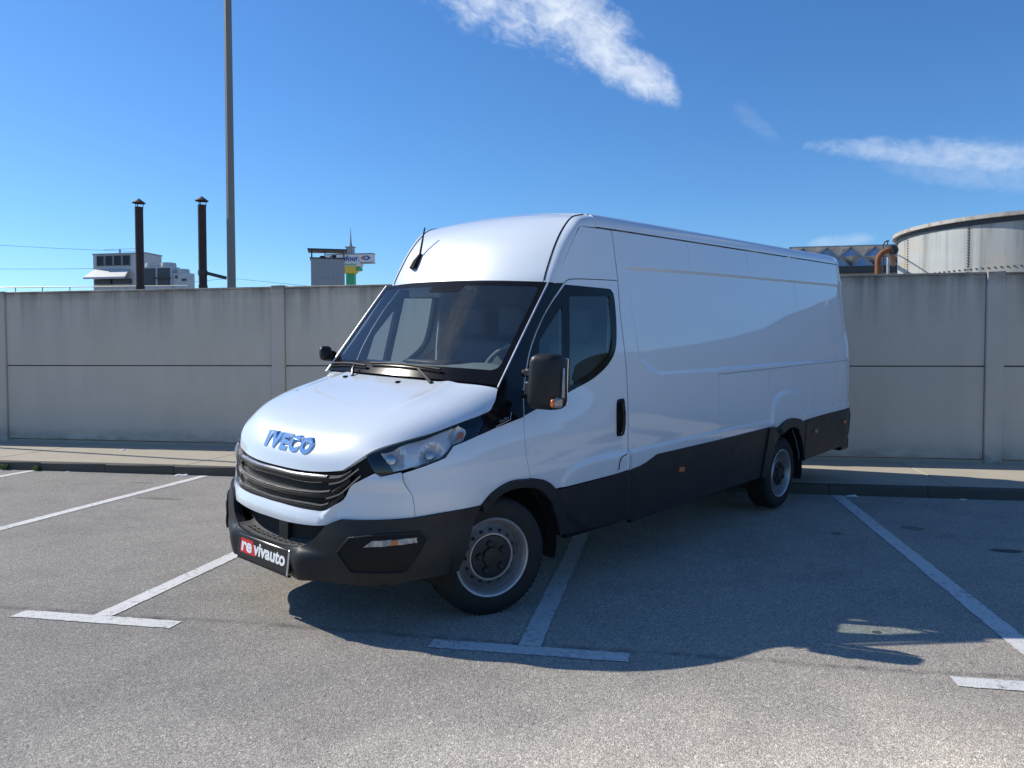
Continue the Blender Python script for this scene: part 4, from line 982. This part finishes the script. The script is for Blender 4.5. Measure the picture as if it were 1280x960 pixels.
# maker's letters on the hood
def hood_at(l,z):
    r=np.linspace(.02,.6,240)
    e=HE(r)[:,1]; P=hoodf(np.clip(l/e,-1,1),r); return np.array([np.interp(z,P[:,2],P[:,k]) for k in range(3)])
LET=[]
x0=-.212; wid={'I':.045,'V':.108,'E':.085,'C':.097,'O':.105}; cx0=x0
for ch in 'IVECO':
    v,f=text_geo(ch,1,.0,.06,-.13,0); hgt=v[:,1].max()-v[:,1].min(); ww=v[:,0].max()-v[:,0].min()
    v0=v.copy(); v0[:,0]=(v0[:,0]-v0[:,0].min())/ww*wid[ch]; v0[:,1]=(v0[:,1]-v0[:,1].min())/hgt*.088
    n=len(v0); P=[]
    for d in (.012,.0):
        for a,b,_ in v0:
            q0=hood_at(cx0+a,.945); q1=hood_at(cx0+a,1.035); q=q0+(np.array([.56*b-.009,0,b]) if d else (q1-q0)*(b/.09)+np.array([.012,0,-.003])); P.append((q[0],-q[1],q[2]))
    ff=[tuple(t) for t in f]; ed={}
    for t in f:
        for i in range(3): ed[(t[i],t[(i+1)%3])]=1
    for (a,b) in list(ed):
        if (b,a) not in ed: ff.append((b,a,a+n,b+n))
    MBo=MB().add(P,ff); o=MBo.build('letter','letter_chrome',hood); cx0+=wid[ch]+.008
# nozzles and wipers
for (l,x) in ((-.42,-.1),(.12,-.1)):
    P=hoodf(np.array([l/.83]),np.array([.93]))[0]; MB().box(P[0]-.018,P[0]+.018,-P[1]-.014,-P[1]+.014,P[2]-.004,P[2]+.012,.005).build('washer_nozzle','black_matt',hood,smooth=True)
# ---- windscreen
fr=[[(-.995,0),(-.5,0),(.5,0),(.995,0)],[(.995,0),(.995,1)],[(.995,1),(-.995,1)],[(-.995,1),(-.995,0)]]
gl=[[(-.89,.125),(0,.115),(.89,.125)],[(.89,.125),(.935,.15),(.95,.2)],[(.95,.2),(.95,.88)],[(.95,.88),(.94,.94),(.89,.952)],[(.89,.952),(.2,.957)],[(.2,.957),(.16,.885)],[(.16,.885),(-.2,.885)],[(-.2,.885),(-.2,.957)],[(-.2,.957),(-.89,.952)],[(-.89,.952),(-.94,.94),(-.95,.88)],[(-.95,.88),(-.95,.2)],[(-.95,.2),(-.935,.15),(-.89,.125)]]
ws=patch('windscreen',gl,windscreen,'windscreen_glass',van,.05,.0,.0,gap=0)
patch('windscreen_border',fr,windscreen,'black_border',ws,.05,.001,.006,holes=[gl],gap=0)
for sg in (1,-1):
    b=MB(); P=[windscreen(np.array([1.012]),np.array([r]))[0] for r in np.linspace(-.02,1.0,14)]; b.tube([(p[0]-.002,-p[1]*sg,p[2]+.002) for p in P],.006,6); b.build('windscreen_trim','satin_silver',ws,smooth=True)
def wsp(l,r,d=.0):
    e=WSB[1]+(WST[1]-WSB[1])*r; P=windscreen(np.array([l/e]),np.array([r]))[0]; return Vector((P[0]-.8*d,-P[1],P[2]+.6*d))
for (a,b,c,d) in (((-.80,.055),(-.33,.055),(-.45,.045),(-.40,-.06)),((-.28,.085),(.40,.075),(.22,.06),(.40,-.06))):
    m=MB(); pts=[wsp(a[0]+(b[0]-a[0])*t,a[1]+(b[1]-a[1])*t+.012*math.sin(PI*t),.022) for t in np.linspace(0,1,9)]; m.tube(pts,.008,6); o=m.build('wiper','black_matt',van,smooth=True)
    m=MB(); p=wsp(*c,.035); q=wsp(*d,.03); m.tube([p,(p+q)/2+Vector((-.006,0,.006)),q],[.006,.009,.012],6); m.build('wiper_arm','slat_black',o,smooth=True)
    m=MB(); pts=[wsp(a[0]+(b[0]-a[0])*t,a[1]+(b[1]-a[1])*t-.014+.012*math.sin(PI*t),.008) for t in np.linspace(0,1,7)]; m.tube(pts,.006,4); m.build('wiper_rubber','rubber',o)
cw=[]
b=MB(); v=[];f=[]
for i,u in enumerate(np.linspace(-1,1,21)):
    p=hoodf(np.array([u]),np.array([.985]))[0]; q=windscreen(np.array([u]),np.array([.02]))[0]
    v+=[(p[0],-p[1],p[2]-.035),(q[0]+.01,-q[1],q[2]-.012)]
for i in range(20): f.append((2*i,2*i+1,2*i+3,2*i+2))
mesh('cowl_panel',v,f,'black_matt',van)
# ---- fenders, black pillar panels, doors
def fender(mr):
    return patch('fender',[T['fend_seam'][0],[(.891,.893),(1.134,.97)],T['hl_bottom'][2],T['hl_bottom'][3],T['cowl_bot'][0],T['door_front'][1],rv(T['arch_out'][0]),rv(fend_bot)],belt,PT,van,.03,.002,.025,mr,gap=.0015)
both(fender)
def cowlside(mr):
    o=patch('pillar_panel',[T['cowl_front'][0],T['cowl_front'][1],[(1.68,1.321),(1.683,1.33)],T['pillar_front'][0],[(2.189,1.976),(2.312,1.984)],T['door_front'][0],rv(T['cowl_bot'][0])],belt,'black_gloss',van,.03,.0,.02,mr)
    # small script badge
    a=T['badge'][0]; b=MB(); sg=1 if mr else -1
    pts=[boff(a[0][0]+(a[1][0]-a[0][0])*t+.02,a[0][1]+(a[1][1]-a[0][1])*t-.022,.003) for t in np.linspace(0,1,6)]; pts.append(boff(a[1][0]+.05,a[1][1]+.02,.003)); b.tube([(p[0],p[1]*sg,p[2]) for p in pts],.0022,4)
    for k in range(6):
        t=.28+k*.11; s_=a[0][0]+(a[1][0]-a[0][0])*t+.025; z_=a[0][1]+(a[1][1]-a[0][1])*t
        p=boff(s_,z_-.012,.003); q=boff(s_+.008,z_+.004-(k%3)*.004,.003); b.tube([(p[0],p[1]*sg,p[2]),(q[0],q[1]*sg,q[2])],.003,4)
    b.build('badge','satin_silver',o); return o
both(cowlside)
def door(mr):
    sg=1 if mr else -1
    dr=T['door_rear'][0]; dtop=T['door_top'][0]
    d=patch('door',[rv(T['door_front'][1]),rv(T['door_front'][0]),dtop,dr[:-1]+[(2.878,.715)],[(2.878,.715),(2.744,.705),(2.071,.687)],rv(T['arch_out'][1])],belt,PT,van,.03,.0,.02,mr,holes=[T['frame']],gap=.004)
    patch('lower_trim',[T['door_trim_top'][0],T['door_trim_top'][1],[(2.882,.717),(2.92,.36)],[(2.92,.36),(2.129,.383)],[(2.128,.388),(2.09,.487),(2.03,.6),(1.978,.748)]],belt,'dark_plastic',d,.03,.016,.03,mr,gap=.0015)
    fr_=patch('window_frame',T['frame'],belt,'black_gloss',d,.03,-.001,.03,mr,holes=[T['glass'],T['quarter']],gap=.001)
    patch('window_glass',T['glass'],belt,'window_glass',d,.04,-.008,.0,mr,gap=0); patch('quarter_glass',T['quarter'],belt,'window_glass',d,.04,-.008,.0,mr,gap=0)
    # fuel flap line and handle
    s0,z0=T['handle'][0][0]
    hp=[(s0-.034,z0+.1),(s0-.036,z0-.1),(s0+.034,z0-.095),(s0+.036,z0+.105)]
    out=[[(s0-.03,z0+.125),(s0-.042,z0+.1),(s0-.042,z0-.1),(s0-.03,z0-.125),(s0+.03,z0-.12),(s0+.042,z0-.1),(s0+.042,z0+.1),(s0+.03,z0+.128),(s0-.03,z0+.125)]]
    hb=patch('handle_bezel',out,belt,'black_matt',d,.02,lambda s,z:.006+.004*smooth(.0,.03,np.abs(s-s0)),.012,mr,gap=0)
    p=[boff(s0-.002,z0+t,.018+.012*math.cos(t*12)) for t in np.linspace(-.1,.1,9)]; b=MB(); b.tube([(q[0],q[1]*sg,q[2]) for q in p],.015,8); b.build('handle','black_gloss',hb,smooth=True)
    q=boff(s0+.004,z0-.1,.013); MB().box(q[0]-.008,q[0]+.008,q[1]*sg-.004,q[1]*sg+.004,q[2]-.008,q[2]+.008,.003).build('key_lock','satin_silver',hb)
    fl=loop([T['fuel'][0]],.02); b=MB(); b.tube([tuple(np.array([1,sg,1])*boff(a,z,.0045)) for a,z in spl([(2.752,.73),(2.757,.78),(2.775,.812),(2.81,.825),(2.852,.829)],.02)],.003,4); b.build('fuel_flap','black_matt',d)
    # inner door trim
    patch('inner_trim',[[(1.9,.86),(1.9,1.14),(2.3,1.25),(2.55,1.35),(2.78,1.5)],[(2.78,1.5),(2.83,.8)],[(2.83,.8),(2.2,.82),(1.9,.86)]],belt,'dash_plastic',d,.08,-.05,.01,mr,gap=0)
    return d
both(door)
def arch(mr):
    o=patch('front_arch_trim',[T['arch_out'][0],T['arch_out'][1],[(2.071,.685),(2.04,.6)],[(2.04,.6),(1.997,.635),(1.897,.709),(1.73,.746),(1.556,.732),(1.408,.646)],[(1.408,.646),(1.394,.687)]],belt,'dark_plastic',van,.025,.022,.05,mr,gap=.001)
    patch('rear_arch_trim',[[(5.2,.842),(5.30,.842)],T['rarch_out'][0],[(6.13,.846),(6.12,.44)],[(6.12,.44),(6.117,.434)],rv(T['rarch_in'][0]),[(5.262,.385),(5.10,.385)],[(5.10,.385),(5.2,.842)]],belt,'dark_plastic',van,.03,.03,.06,mr,gap=.001)
    # wheel housings
    sg=1 if mr else -1
    for (xc,r) in ((0.06,.46),(4.1,.47)):
        v=[];f=[]; n=18
        for i in range(n+1):
            a=-.25+(PI+.5)*i/n
            for l in (.985,.56): v.append((xc+r*math.cos(a),l*sg,.35+r*math.sin(a)))
        for i in range(n): f.append((2*i,2*i+1,2*i+3,2*i+2))
        v.append((xc,.56*sg,.35)); c=len(v)-1
        for i in range(n): f.append((2*i+1,c,2*i+3))
        mesh('wheel_housing',v,f,'liner_black',van)
both(arch)
# ---- cargo flanks, lower trims, rails
REAR=7.5
ls=T['lower_seam']
def flank(mr):
    tr=T['trim_top']
    # main side panel, then the rear lower panel under the seam
    patch('side_panel',[[(4.276,.811),(3.259,.789)],rv(tr[0]),[(2.883,.711),(2.862,1.337),(2.838,1.757),(2.85,2.038),(2.838,2.386)],[(2.838,2.386),(REAR,zgut(5.85)-.003)],[(REAR,zgut(5.85)-.003),(REAR,1.442)],[(REAR,1.442),(4.217,1.355)],[(4.217,1.355),(4.276,.811)]],belt,PT,van,.035,.0,.02,mr,gap=.002)
    patch('rear_side_panel',[[(4.217,1.355),(REAR,1.442)],[(REAR,1.442),(REAR,.896)],[(REAR,.896),(6.663,.872),(6.13,.848)],rv(T['rarch_out'][0]),[(5.30,.842),(4.276,.811)],[(4.276,.811),(4.217,1.355)]],belt,PT,van,.03,.0,.02,mr,gap=.002)
    patch('roof_rail',[[(2.662,zgut(1.062)+.004),(REAR,zgut(5.85)+.004)],[(REAR,zgut(5.85)+.004),(REAR,zgut(5.85)+.0965)],[(REAR,zgut(5.85)+.0965),(2.662,zgut(1.062)+.0965)],[(2.662,zgut(1.062)+.0965),(2.662,zgut(1.062)+.004)]],belt,PT,van,.022,.0,.02,mr,gap=.0015)
    sb=T['sill_bottom'][0]
    patch('sill_trim',[tr[0],[(3.259,.789),(4.276,.811)],T['trim_seam'][0],[(4.351,.372),(3.6,.35),(2.925,.329)],[(2.925,.329),(2.883,.711)]],belt,'dark_plastic',van,.04,.014,.03,mr,gap=.002)
    patch('sill_trim',[[(4.276,.811),(5.2,.842)],[(5.2,.842),(5.10,.385)],[(5.10,.385),(4.351,.372)],rv(T['trim_seam'][0])],belt,'dark_plastic',van,.04,.014,.03,mr,gap=.002)
    patch('rear_trim',[T['rtrim_top'][0],T['rtrim'][0],T['rtrim'][1][:1]+[(6.12,.433)],[(6.12,.433),(6.13,.846)]],belt,'dark_plastic',van,.04,.014,.03,mr,gap=.002)
    sg=1 if mr else -1
    for (q,) in T['markers']:
        p=boff(*q,.02); m=MB().box(p[0]-.036,p[0]+.036,p[1]*sg-.012,p[1]*sg+.012,p[2]-.02,p[2]+.02,.006); m.build('side_marker','amber',van,smooth=True)
    # cab upper side between the door top and the gutter
    patch('cab_side_panel',[rv(T['door_top'][0]),[(2.312,1.986),(2.25,1.982)],[(2.25,1.982),(2.33,2.13),(2.44,2.3),(2.5,2.378)],[(2.5,2.378),(2.834,2.386)],[(2.834,2.386),(2.845,2.038)]],belt,PT,van,.03,.0,.02,mr,gap=.002)
    # faint upright joints in the flank
    for seg in ([(3.9,2.21),(3.897,2.405)],[(4.98,2.24),(4.97,2.44)],[(6.05,2.27),(6.06,2.05),(6.10,1.86)],[(5.23,1.38),(5.21,1.18)],[(6.33,1.41),(6.33,.9)],[(6.9,1.92),(7.02,1.45),(6.9,.93)]):
        b=MB(); pts=[boff(a,c,-.0004) for a,c in spl(seg,.05)]; b.tube([(q[0],q[1]*sg,q[2]) for q in pts],.0009,4); b.build('panel_seam','black_matt',van)
    # bottom edge strip below the sill
    b=MB(); b.box(.75,3.75,.86*sg-.02,.86*sg+.02,.3,.36); b.build('underbody_rail','black_matt',van)
both(flank)
# ---- roof
zr=lambda x:zgut(x)+.0965
def edge(x):
    w=W(np.asarray(x,float),zr(np.asarray(x,float))); return w
capE=[(.60,.745,1.99),(.615,.742,2.03),(.66,.735,2.12),(.735,.725,2.25),(.83,.715,2.37),(.93,.708,2.45),(1.06,.70,2.482)]
CE=curve3(capE); CC=curve3([(.49,0,2.004),(.525,0,2.06),(.60,0,2.18),(.70,0,2.315),(.80,0,2.415),(.92,0,2.485),(1.06,0,2.522)])
capf=dome(CC,CE,2.2,2.2)
cap=gpatch('cab_roof',capf,48,36,PT,van,off=0,thick=.02)
def cornerf(mr):
    # rounded corner between the cab roof and the cab side
    sg=1; n=9; rows=22; bE=[(2.25,1.982),(2.33,2.13),(2.44,2.3),(2.5,2.376),(2.58,2.384),(2.662,2.388)]
    BE=curve3([bl(a,b) for a,b in bE]); v=[];f=[];nn=[]
    for i in range(rows+1):
        r=i/rows; p0=CE(np.array([r]))[0]+np.array([.0,.008,-.002]); p2=BE(np.array([r]))[0]; kk=.22*(1-r); p1=np.array([p0[0]+(kk+.3*r)*(p2[0]-p0[0]),p2[1]-.002,p0[2]+kk*(p2[2]-p0[2])])
        for k in range(n+1):
            t=k/n; v.append((1-t)**2*p0+2*t*(1-t)*p1+t*t*p2)
    for i in range(rows):
        for k in range(n): f.append((i*(n+1)+k,i*(n+1)+k+1,(i+1)*(n+1)+k+1,(i+1)*(n+1)+k))
    if not mr: f=[q[::-1] for q in f]
    o=vmesh('roof_corner',v,f,PT,van,mr); o.data.polygons.foreach_set('use_smooth',[True]*len(o.data.polygons))
    b=MB(); pts=[CE(np.array([r]))[0] for r in np.linspace(0.02,1,16)]; b.tube([(p[0],(p[1]+.004)*(1 if mr else -1),p[2]-.001) for p in pts],.0065,5); b.build('roof_seam','black_matt',cap,smooth=True)
    return o
both(cornerf)
def rooff(u,r):
    x=1.062+(5.87-1.062)*r; le=edge(x); x2=x
    return np.stack([x2,le*u,zr(x)+.040*(1-np.abs(u)**2.2)+.006*np.maximum(0,np.cos(u*14))*smooth(.02,.06,r)*(np.abs(u)<.9)],-1)
gpatch('roof',rooff,60,40,PT,van,off=0,thick=.02)
# antenna on the cab roof
P=capf(np.array([-.70]),np.array([.20]))[0]; a=MB(); a.tube([(P[0]-.02,-P[1],P[2]-.02),(P[0]+.005,-P[1],P[2]+.035),(P[0]+.05,-P[1],P[2]+.1)],[.034,.026,.012],8); o=a.build('antenna','black_matt',van,smooth=True)
a=MB(); a.tube([(P[0]+.04,-P[1],P[2]+.085),(P[0]+.085,-P[1],P[2]+.30)],[.010,.006],6); a.build('antenna_rod','black_matt',o,smooth=True)
# ---- rear doors
for sg in (1,-1):
    zs=np.linspace(.45,2.5,24); v=[(5.868,.004*sg,.45),(5.868,.004*sg,2.56)]; 
    ring=[(5.862,float(W(np.array(5.86),np.array(z)))*sg,z) for z in zs]
    ring=[(5.862+.09*(z<2.4),y*(.985 if z<2.4 else 1),z) for _,y,z in ring]; v=[(5.955,.004*sg,.45)]+ring+[(5.868,.62*sg,2.6),(5.868,.004*sg,2.63)]
    o=mesh('rear_door',v,[tuple(range(len(v)))],PT,van)
    MB().box(5.9,5.97,.88*sg-.05,.88*sg+.05,.95,1.45).build('tail_lamp','plate_red',o)
MB().box(5.8,6.04,-.96,.96,.40,.54,.02).build('rear_bumper','dark_plastic',van,smooth=True)
# ---- underbody, floor
MB().box(-.55,5.7,-.52,.52,.26,.55).build('chassis','liner_black',van); MB().box(.5,3.6,-.93,.93,.36,.5).build('floor_pan','liner_black',van); MB().box(4.6,5.8,-.9,.9,.42,.55).build('rear_floor','liner_black',van)
MB().tube([(3.2,-.66,.33),(3.62,-.72,.31)],.03,10).build('exhaust','galvanised',van,smooth=True)
# ---- number plate
p=boff(0,.352,0); th=.08
pl=MB().box(-.275,.275,-.012,0,-.068,.068,.006); PO=pl.build('number_plate','plate_black',van,smooth=True)
PO.location=(-.952,0,.352); PO.rotation_euler=(math.radians(-6),0,math.radians(-90)); 
MB().box(-.275,.275,-.004,.012,-.08,-.069).build('plate_holder','dark_plastic',PO); MB().box(-.25,.25,.0,.03,-.06,.06).build('plate_mount','dark_plastic',PO); MB().box(.262,.277,-.0155,-.006,-.072,.072,.003).build('plate_edge','satin_silver',PO)
mesh('red_field',[(-.235,-.0128,-.036),(-.068,-.0128,-.036),(-.105,-.0128,.048),(-.235,-.0128,.048)],[(0,1,2,3)],'plate_red',PO)
def ptext(body,x0,x1,zb,hh,name):
    v,f=text_geo(body,1,0,.035,0,0,1.0); h0=v[:,1].max()-v[:,1].min()
    v[:,0]=x0+(v[:,0]-v[:,0].min())/(v[:,0].max()-v[:,0].min())*(x1-x0); v[:,1]=zb+v[:,1]*hh
    mesh(name,[(a,-.0136,b) for a,b,_ in v],[tuple(t) for t in f],'plate_white',PO)
ptext('re',-.222,-.108,-.022,.105,'plate_lettering'); ptext('vivauto',-.092,.24,-.022,.105,'plate_lettering')
# ---- mirrors
def mirror_(mr):
    sg=1 if mr else -1
    def R3(p): return (p[0],p[1]*sg,p[2])
    b=MB().box(.13,.28,1.035,1.22,1.215,1.54,.05) if not mr else MB().box(.14,.25,.90,.99,1.405,1.515,.035)
    bm=bmesh.new(); vs=[bm.verts.new(q) for q in b.v]
    for q in b.f: bm.faces.new([vs[i] for i in q])
    for q in bm.verts:
        t=(q.co.z-1.2)/.35; k=1-.16*t*t if t>0 else 1
        q.co.x+= .035*((q.co.y-1.13)/.1)*1.0 - .0
        q.co.y=1.14+(q.co.y-1.14)*k; q.co.y*=sg
    bmesh.ops.recalc_face_normals(bm,faces=bm.faces); me=bpy.data.meshes.new('wing_mirror'); bm.to_mesh(me); bm.free(); me.materials.append(MATS['dark_plastic'])
    me.polygons.foreach_set('use_smooth',[True]*len(me.polygons)); me.set_sharp_from_angle(angle=math.radians(50))
    o=bpy.data.objects.new('wing_mirror',me); COL.objects.link(o); o.parent=van
    m=MB(); m.tube([R3((.19,.95,1.29 if not mr else 1.45)),R3((.2,1.07,1.30 if not mr else 1.45))],.024 if not mr else .03,10); m.build('mirror_arm','black_matt',o,smooth=True); 
    m=MB(); m.tube([R3((.19,.95,1.42)),R3((.2,1.07,1.42))],.022,10); m.build('mirror_arm','black_matt',o,smooth=True)
    if not mr:
        m=MB().box(.135,.175,min(.995*sg,1.055*sg),max(.995*sg,1.055*sg),1.40,1.45,.01); m.build('hinge_cap','dark_plastic',o,smooth=True); m=MB().box(.135,.17,min(1.0*sg,1.05*sg),max(1.0*sg,1.05*sg),1.29,1.375,.01); m.build('hinge_cap','dark_plastic',o,smooth=True)
        m=MB(); m.tube([R3((.225,1.226,1.29)),R3((.226,1.227,1.38)),R3((.235,1.218,1.46))],[.010,.009,.006],6); m.build('turn_light','clear_lamp',o,smooth=True)
        m=MB().box(.155,.23,min(1.205*sg,1.23*sg),max(1.205*sg,1.23*sg),1.232,1.292,.012); m.build('turn_light','clear_lamp',o,smooth=True); m=MB().box(.145,.168,min(1.19*sg,1.224*sg),max(1.19*sg,1.224*sg),1.235,1.285,.01); m.build('turn_light','amber',o,smooth=True)
    m=MB().box(.305,.312,min(1.06*sg,1.195*sg),max(1.06*sg,1.195*sg),1.235,1.515,.003) if not mr else MB().box(.25,.257,.91,.98,1.42,1.50,.003); m.build('mirror_glass','chrome',o)
    return o
both(mirror_)

# ---- wheels
def wheel(x,l,zoff,steer,rear):
    sg=-1 if l>0 else 1     # local +y of the wheel points outwards
    o=bpy.data.objects.new('wheel',None); COL.objects.link(o); o.parent=van; o.location=(x,-l,.347+zoff); o.rotation_euler=(0,0,steer)
    def y(v): return v*sg
    R_=.352
    prof=[(.222,-.10),(.25,-.114),(.30,-.117),(.335,-.103),(.348,-.085),(R_,-.04),(R_,.04),(.348,.085),(.335,.103),(.30,.117),(.25,.114),(.228,.105),(.215,.095)]
    b=MB().lathe([(r,y(h)) for r,h in prof],64,'y')
    b.v=[(q[0],q[1],max(q[2],-.346)) for q in b.v]
    b.build('tyre','rubber',o,smooth=True)
    b=MB()
    for k in range(64):
        a=2*PI*k/64
        for h0,h1,s in ((-.085,-.03,1),(.03,.085,-1)):
            pts=[]
            for hh in (h0,h1):
                for da in (-.012,.012):
                    aa=a+da+(hh*.9*s)
                    for rr in (R_-.004,R_+.002): pts.append((rr*math.cos(aa),y(hh),rr*math.sin(aa)))
            b.add(pts,[(0,1,3,2),(4,6,7,5),(1,5,7,3),(0,2,6,4),(0,4,5,1),(2,3,7,6)])
    b.v=[(q[0],q[1],max(q[2],-.347)) for q in b.v]
    tr=b.build('tread_blocks','rubber',o); tr['kind']='stuff'
    if not rear: fp=[(.2,-.09),(.198,.0),(.205,.06),(.222,.092),(.232,.104),(.236,.110),(.232,.114),(.222,.110),(.214,.098),(.207,.088),(.205,.08),(.2,.06),(.196,.05)]; dp=[(.2,.048),(.182,.052),(.165,.062),(.146,.078),(.140,.08)]; hp=[(.142,.074),(.143,.086),(.139,.092),(.131,.092),(.127,.086),(.126,.07)]
    else: fp=[(.2,-.09),(.198,.0),(.206,.06),(.222,.095),(.236,.110),(.230,.114),(.218,.108),(.208,.09),(.202,.05),(.196,.02)]; dp=[(.2,.01),(.186,.012),(.165,.02),(.140,.045),(.130,.065)]; hp=[(.134,.055),(.134,.075),(.128,.084),(.118,.084),(.112,.08),(.11,.06)]
    rim=MB().lathe([(r,y(h)) for r,h in fp],64,'y').build('rim','steel_rim',o,smooth=25)
    disc=MB().lathe([(r,y(h)) for r,h in dp],64,'y').build('wheel_disc','disc_steel' if not rear else 'steel_rim',o,smooth=25)
    MB().lathe([(r,y(h)) for r,h in hp],64,'y').build('hub_ring','steel_rim',o,smooth=25)
    MB().lathe([(.2,y(-.03)),(.0,y(-.03))],32,'y').build('wheel_back','liner_black',o)
    rh=.158 if not rear else .152; hy=.0675 if not rear else .0325
    nh=16
    for k in range(nh):
        a=2*PI*k/nh; c=Vector((rh*math.cos(a),y(hy+.002),rh*math.sin(a))); b=MB(); n_=10
        ra=Vector((math.cos(a),0,math.sin(a))); ta=Vector((-math.sin(a),0,math.cos(a)))
        slope=Vector((0,y(-.9),0))*.0
        v=[c+Vector((0,y(.001),0))]+[c+(ra+Vector((0,y(-.84 if not rear else -1.0),0)))*.0085*math.cos(2*PI*j/n_)+ta*.0125*math.sin(2*PI*j/n_)+Vector((0,y(.0015),0)) for j in range(n_)]
        b.add(v,[(0,1+j,1+(j+1)%n_) for j in range(n_)]); b.build('vent_hole','hole_black',disc)
    hub=MB().lathe([(.128,y(.08)),(.124,y(.09)),(.105,y(.094)),(.06,y(.092)),(.055,y(.105)),(0,y(.108))],36,'y').build('hub_cap','hub_plastic',o,smooth=30)
    for k in range(5 if not rear else 6):
        a=2*PI*k/(5 if not rear else 6)+.5; b=MB(); c=(.082*math.cos(a),0,.082*math.sin(a)); b.lathe([(.021,y(.09)),(.019,y(.108)),(.013,y(.112)),(.0,y(.109))],12,'y',c=c); b.build('wheel_nut','hub_plastic',hub,smooth=30)
    m=MB().lathe([(.19,y(-.02)),(.19,y(.0)),(.05,y(.0)),(.05,y(-.02))],32,'y',closed=True); m.build('brake_disc','galvanised',o,smooth=True)
    return o
ST=math.radians(-21)
wheel(0,.85,0,ST,False); wheel(0,-.85,-.085,ST,False); wheel(4.1,.85,0,0,True); wheel(4.1,-.85,-.085,0,True)
# ---- cab interior
db=MB(); v=[];f=[]
prof=[(.08,.95),(.07,1.30),(.2,1.39),(.36,1.42),(.47,1.40),(.53,1.32),(.5,1.05),(.46,.8)]
for i,u in enumerate(np.linspace(-.84,.84,15)):
    for (a,z) in prof: v.append((a+.06*(abs(u)/.84)**2,u,z+(.035*math.exp(-((u+.45)/.22)**2) if .3<a<.5 and z>1.2 else 0)))
n=len(prof)
for i in range(14):
    for k in range(n-1): f.append((i*n+k,i*n+k+1,(i+1)*n+k+1,(i+1)*n+k))
dash=mesh('dashboard',v,f,'dash_plastic',van); dash.data.polygons.foreach_set('use_smooth',[True]*len(dash.data.polygons)); dash.data.set_sharp_from_angle(angle=math.radians(35))
MB().box(.34,.5,-.12,.3,1.40,1.445,.012).build('centre_pod','black_matt',dash,smooth=True); MB().box(.2,.3,.05,.6,1.405,1.413,.003).build('dash_tray','cab_lining',dash)
b=MB(); c=Vector((.60,-.43,1.385)); tl=math.radians(28)
ring=[c+Vector((math.sin(tl)*-math.sin(a)*-.2,.2*math.cos(a),.2*math.sin(a)*math.cos(tl))) for a in np.linspace(0,2*PI,33)]
b.tube(ring,.016,8,False); sw=b.build('steering_wheel','dash_plastic',van,smooth=True)
b=MB(); b.tube([c,(.5,-.43,1.28)],.035,8)
for a in (.1,PI-.1,-PI/2): b.tube([c,c+Vector((math.sin(tl)*math.sin(a)*.2,.2*math.cos(a),.2*math.sin(a)*math.cos(tl)))],.018,6)
b.build('wheel_spokes','black_matt',sw,smooth=True)
def seat(y0,wd,label=None):
    s=MB().box(.78,1.28,y0-wd/2,y0+wd/2,.78,.94,.05).build('seat','seat_fabric',van,smooth=True)
    b=MB().box(-.06,.06,-wd/2,wd/2,0,.7,.05).build('backrest','seat_fabric',s,smooth=True); b.location=(1.27,y0,.9); b.rotation_euler=(0,math.radians(12),0)
    nh=1 if wd<.6 else 2
    for k in range(nh):
        yy=y0+(k-(nh-1)/2)*.42
        MB().box(1.36,1.45,yy-.13,yy+.13,1.62,1.86,.04).build('headrest','seat_fabric',s,smooth=True)
    MB().box(.85,1.2,y0-wd/2+.05,y0+wd/2-.05,.5,.78).build('seat_base','black_matt',s)
seat(-.45,.5); seat(.44,.86)
bh=mesh('bulkhead',[(1.62,-.93,.5),(1.62,.93,.5),(1.62,.95,1.5),(1.62,.82,2.3),(1.62,-.82,2.3),(1.62,-.95,1.5)],[(0,1,2,3,4,5)],'bulkhead_paint',van)
MB().box(.78,1.6,-.74,.74,2.06,2.08).build('headliner','cab_lining',van); MB().box(.5,1.62,-.9,.9,.5,.52).build('cab_floor','black_matt',van)
for sg in (1,-1): MB().box(1.19,1.6,sg*.86-.01,sg*.86+.01,1.3,2.05).build('pillar_trim','cab_lining',van)
MB().box(.66,.70,-.1,.1,1.82,1.9,.015).build('sensor_box','black_matt',ws,smooth=True)
MB().box(.62,.67,.25,.6,1.90,1.98,.01).build('sun_visor','cab_lining',van)
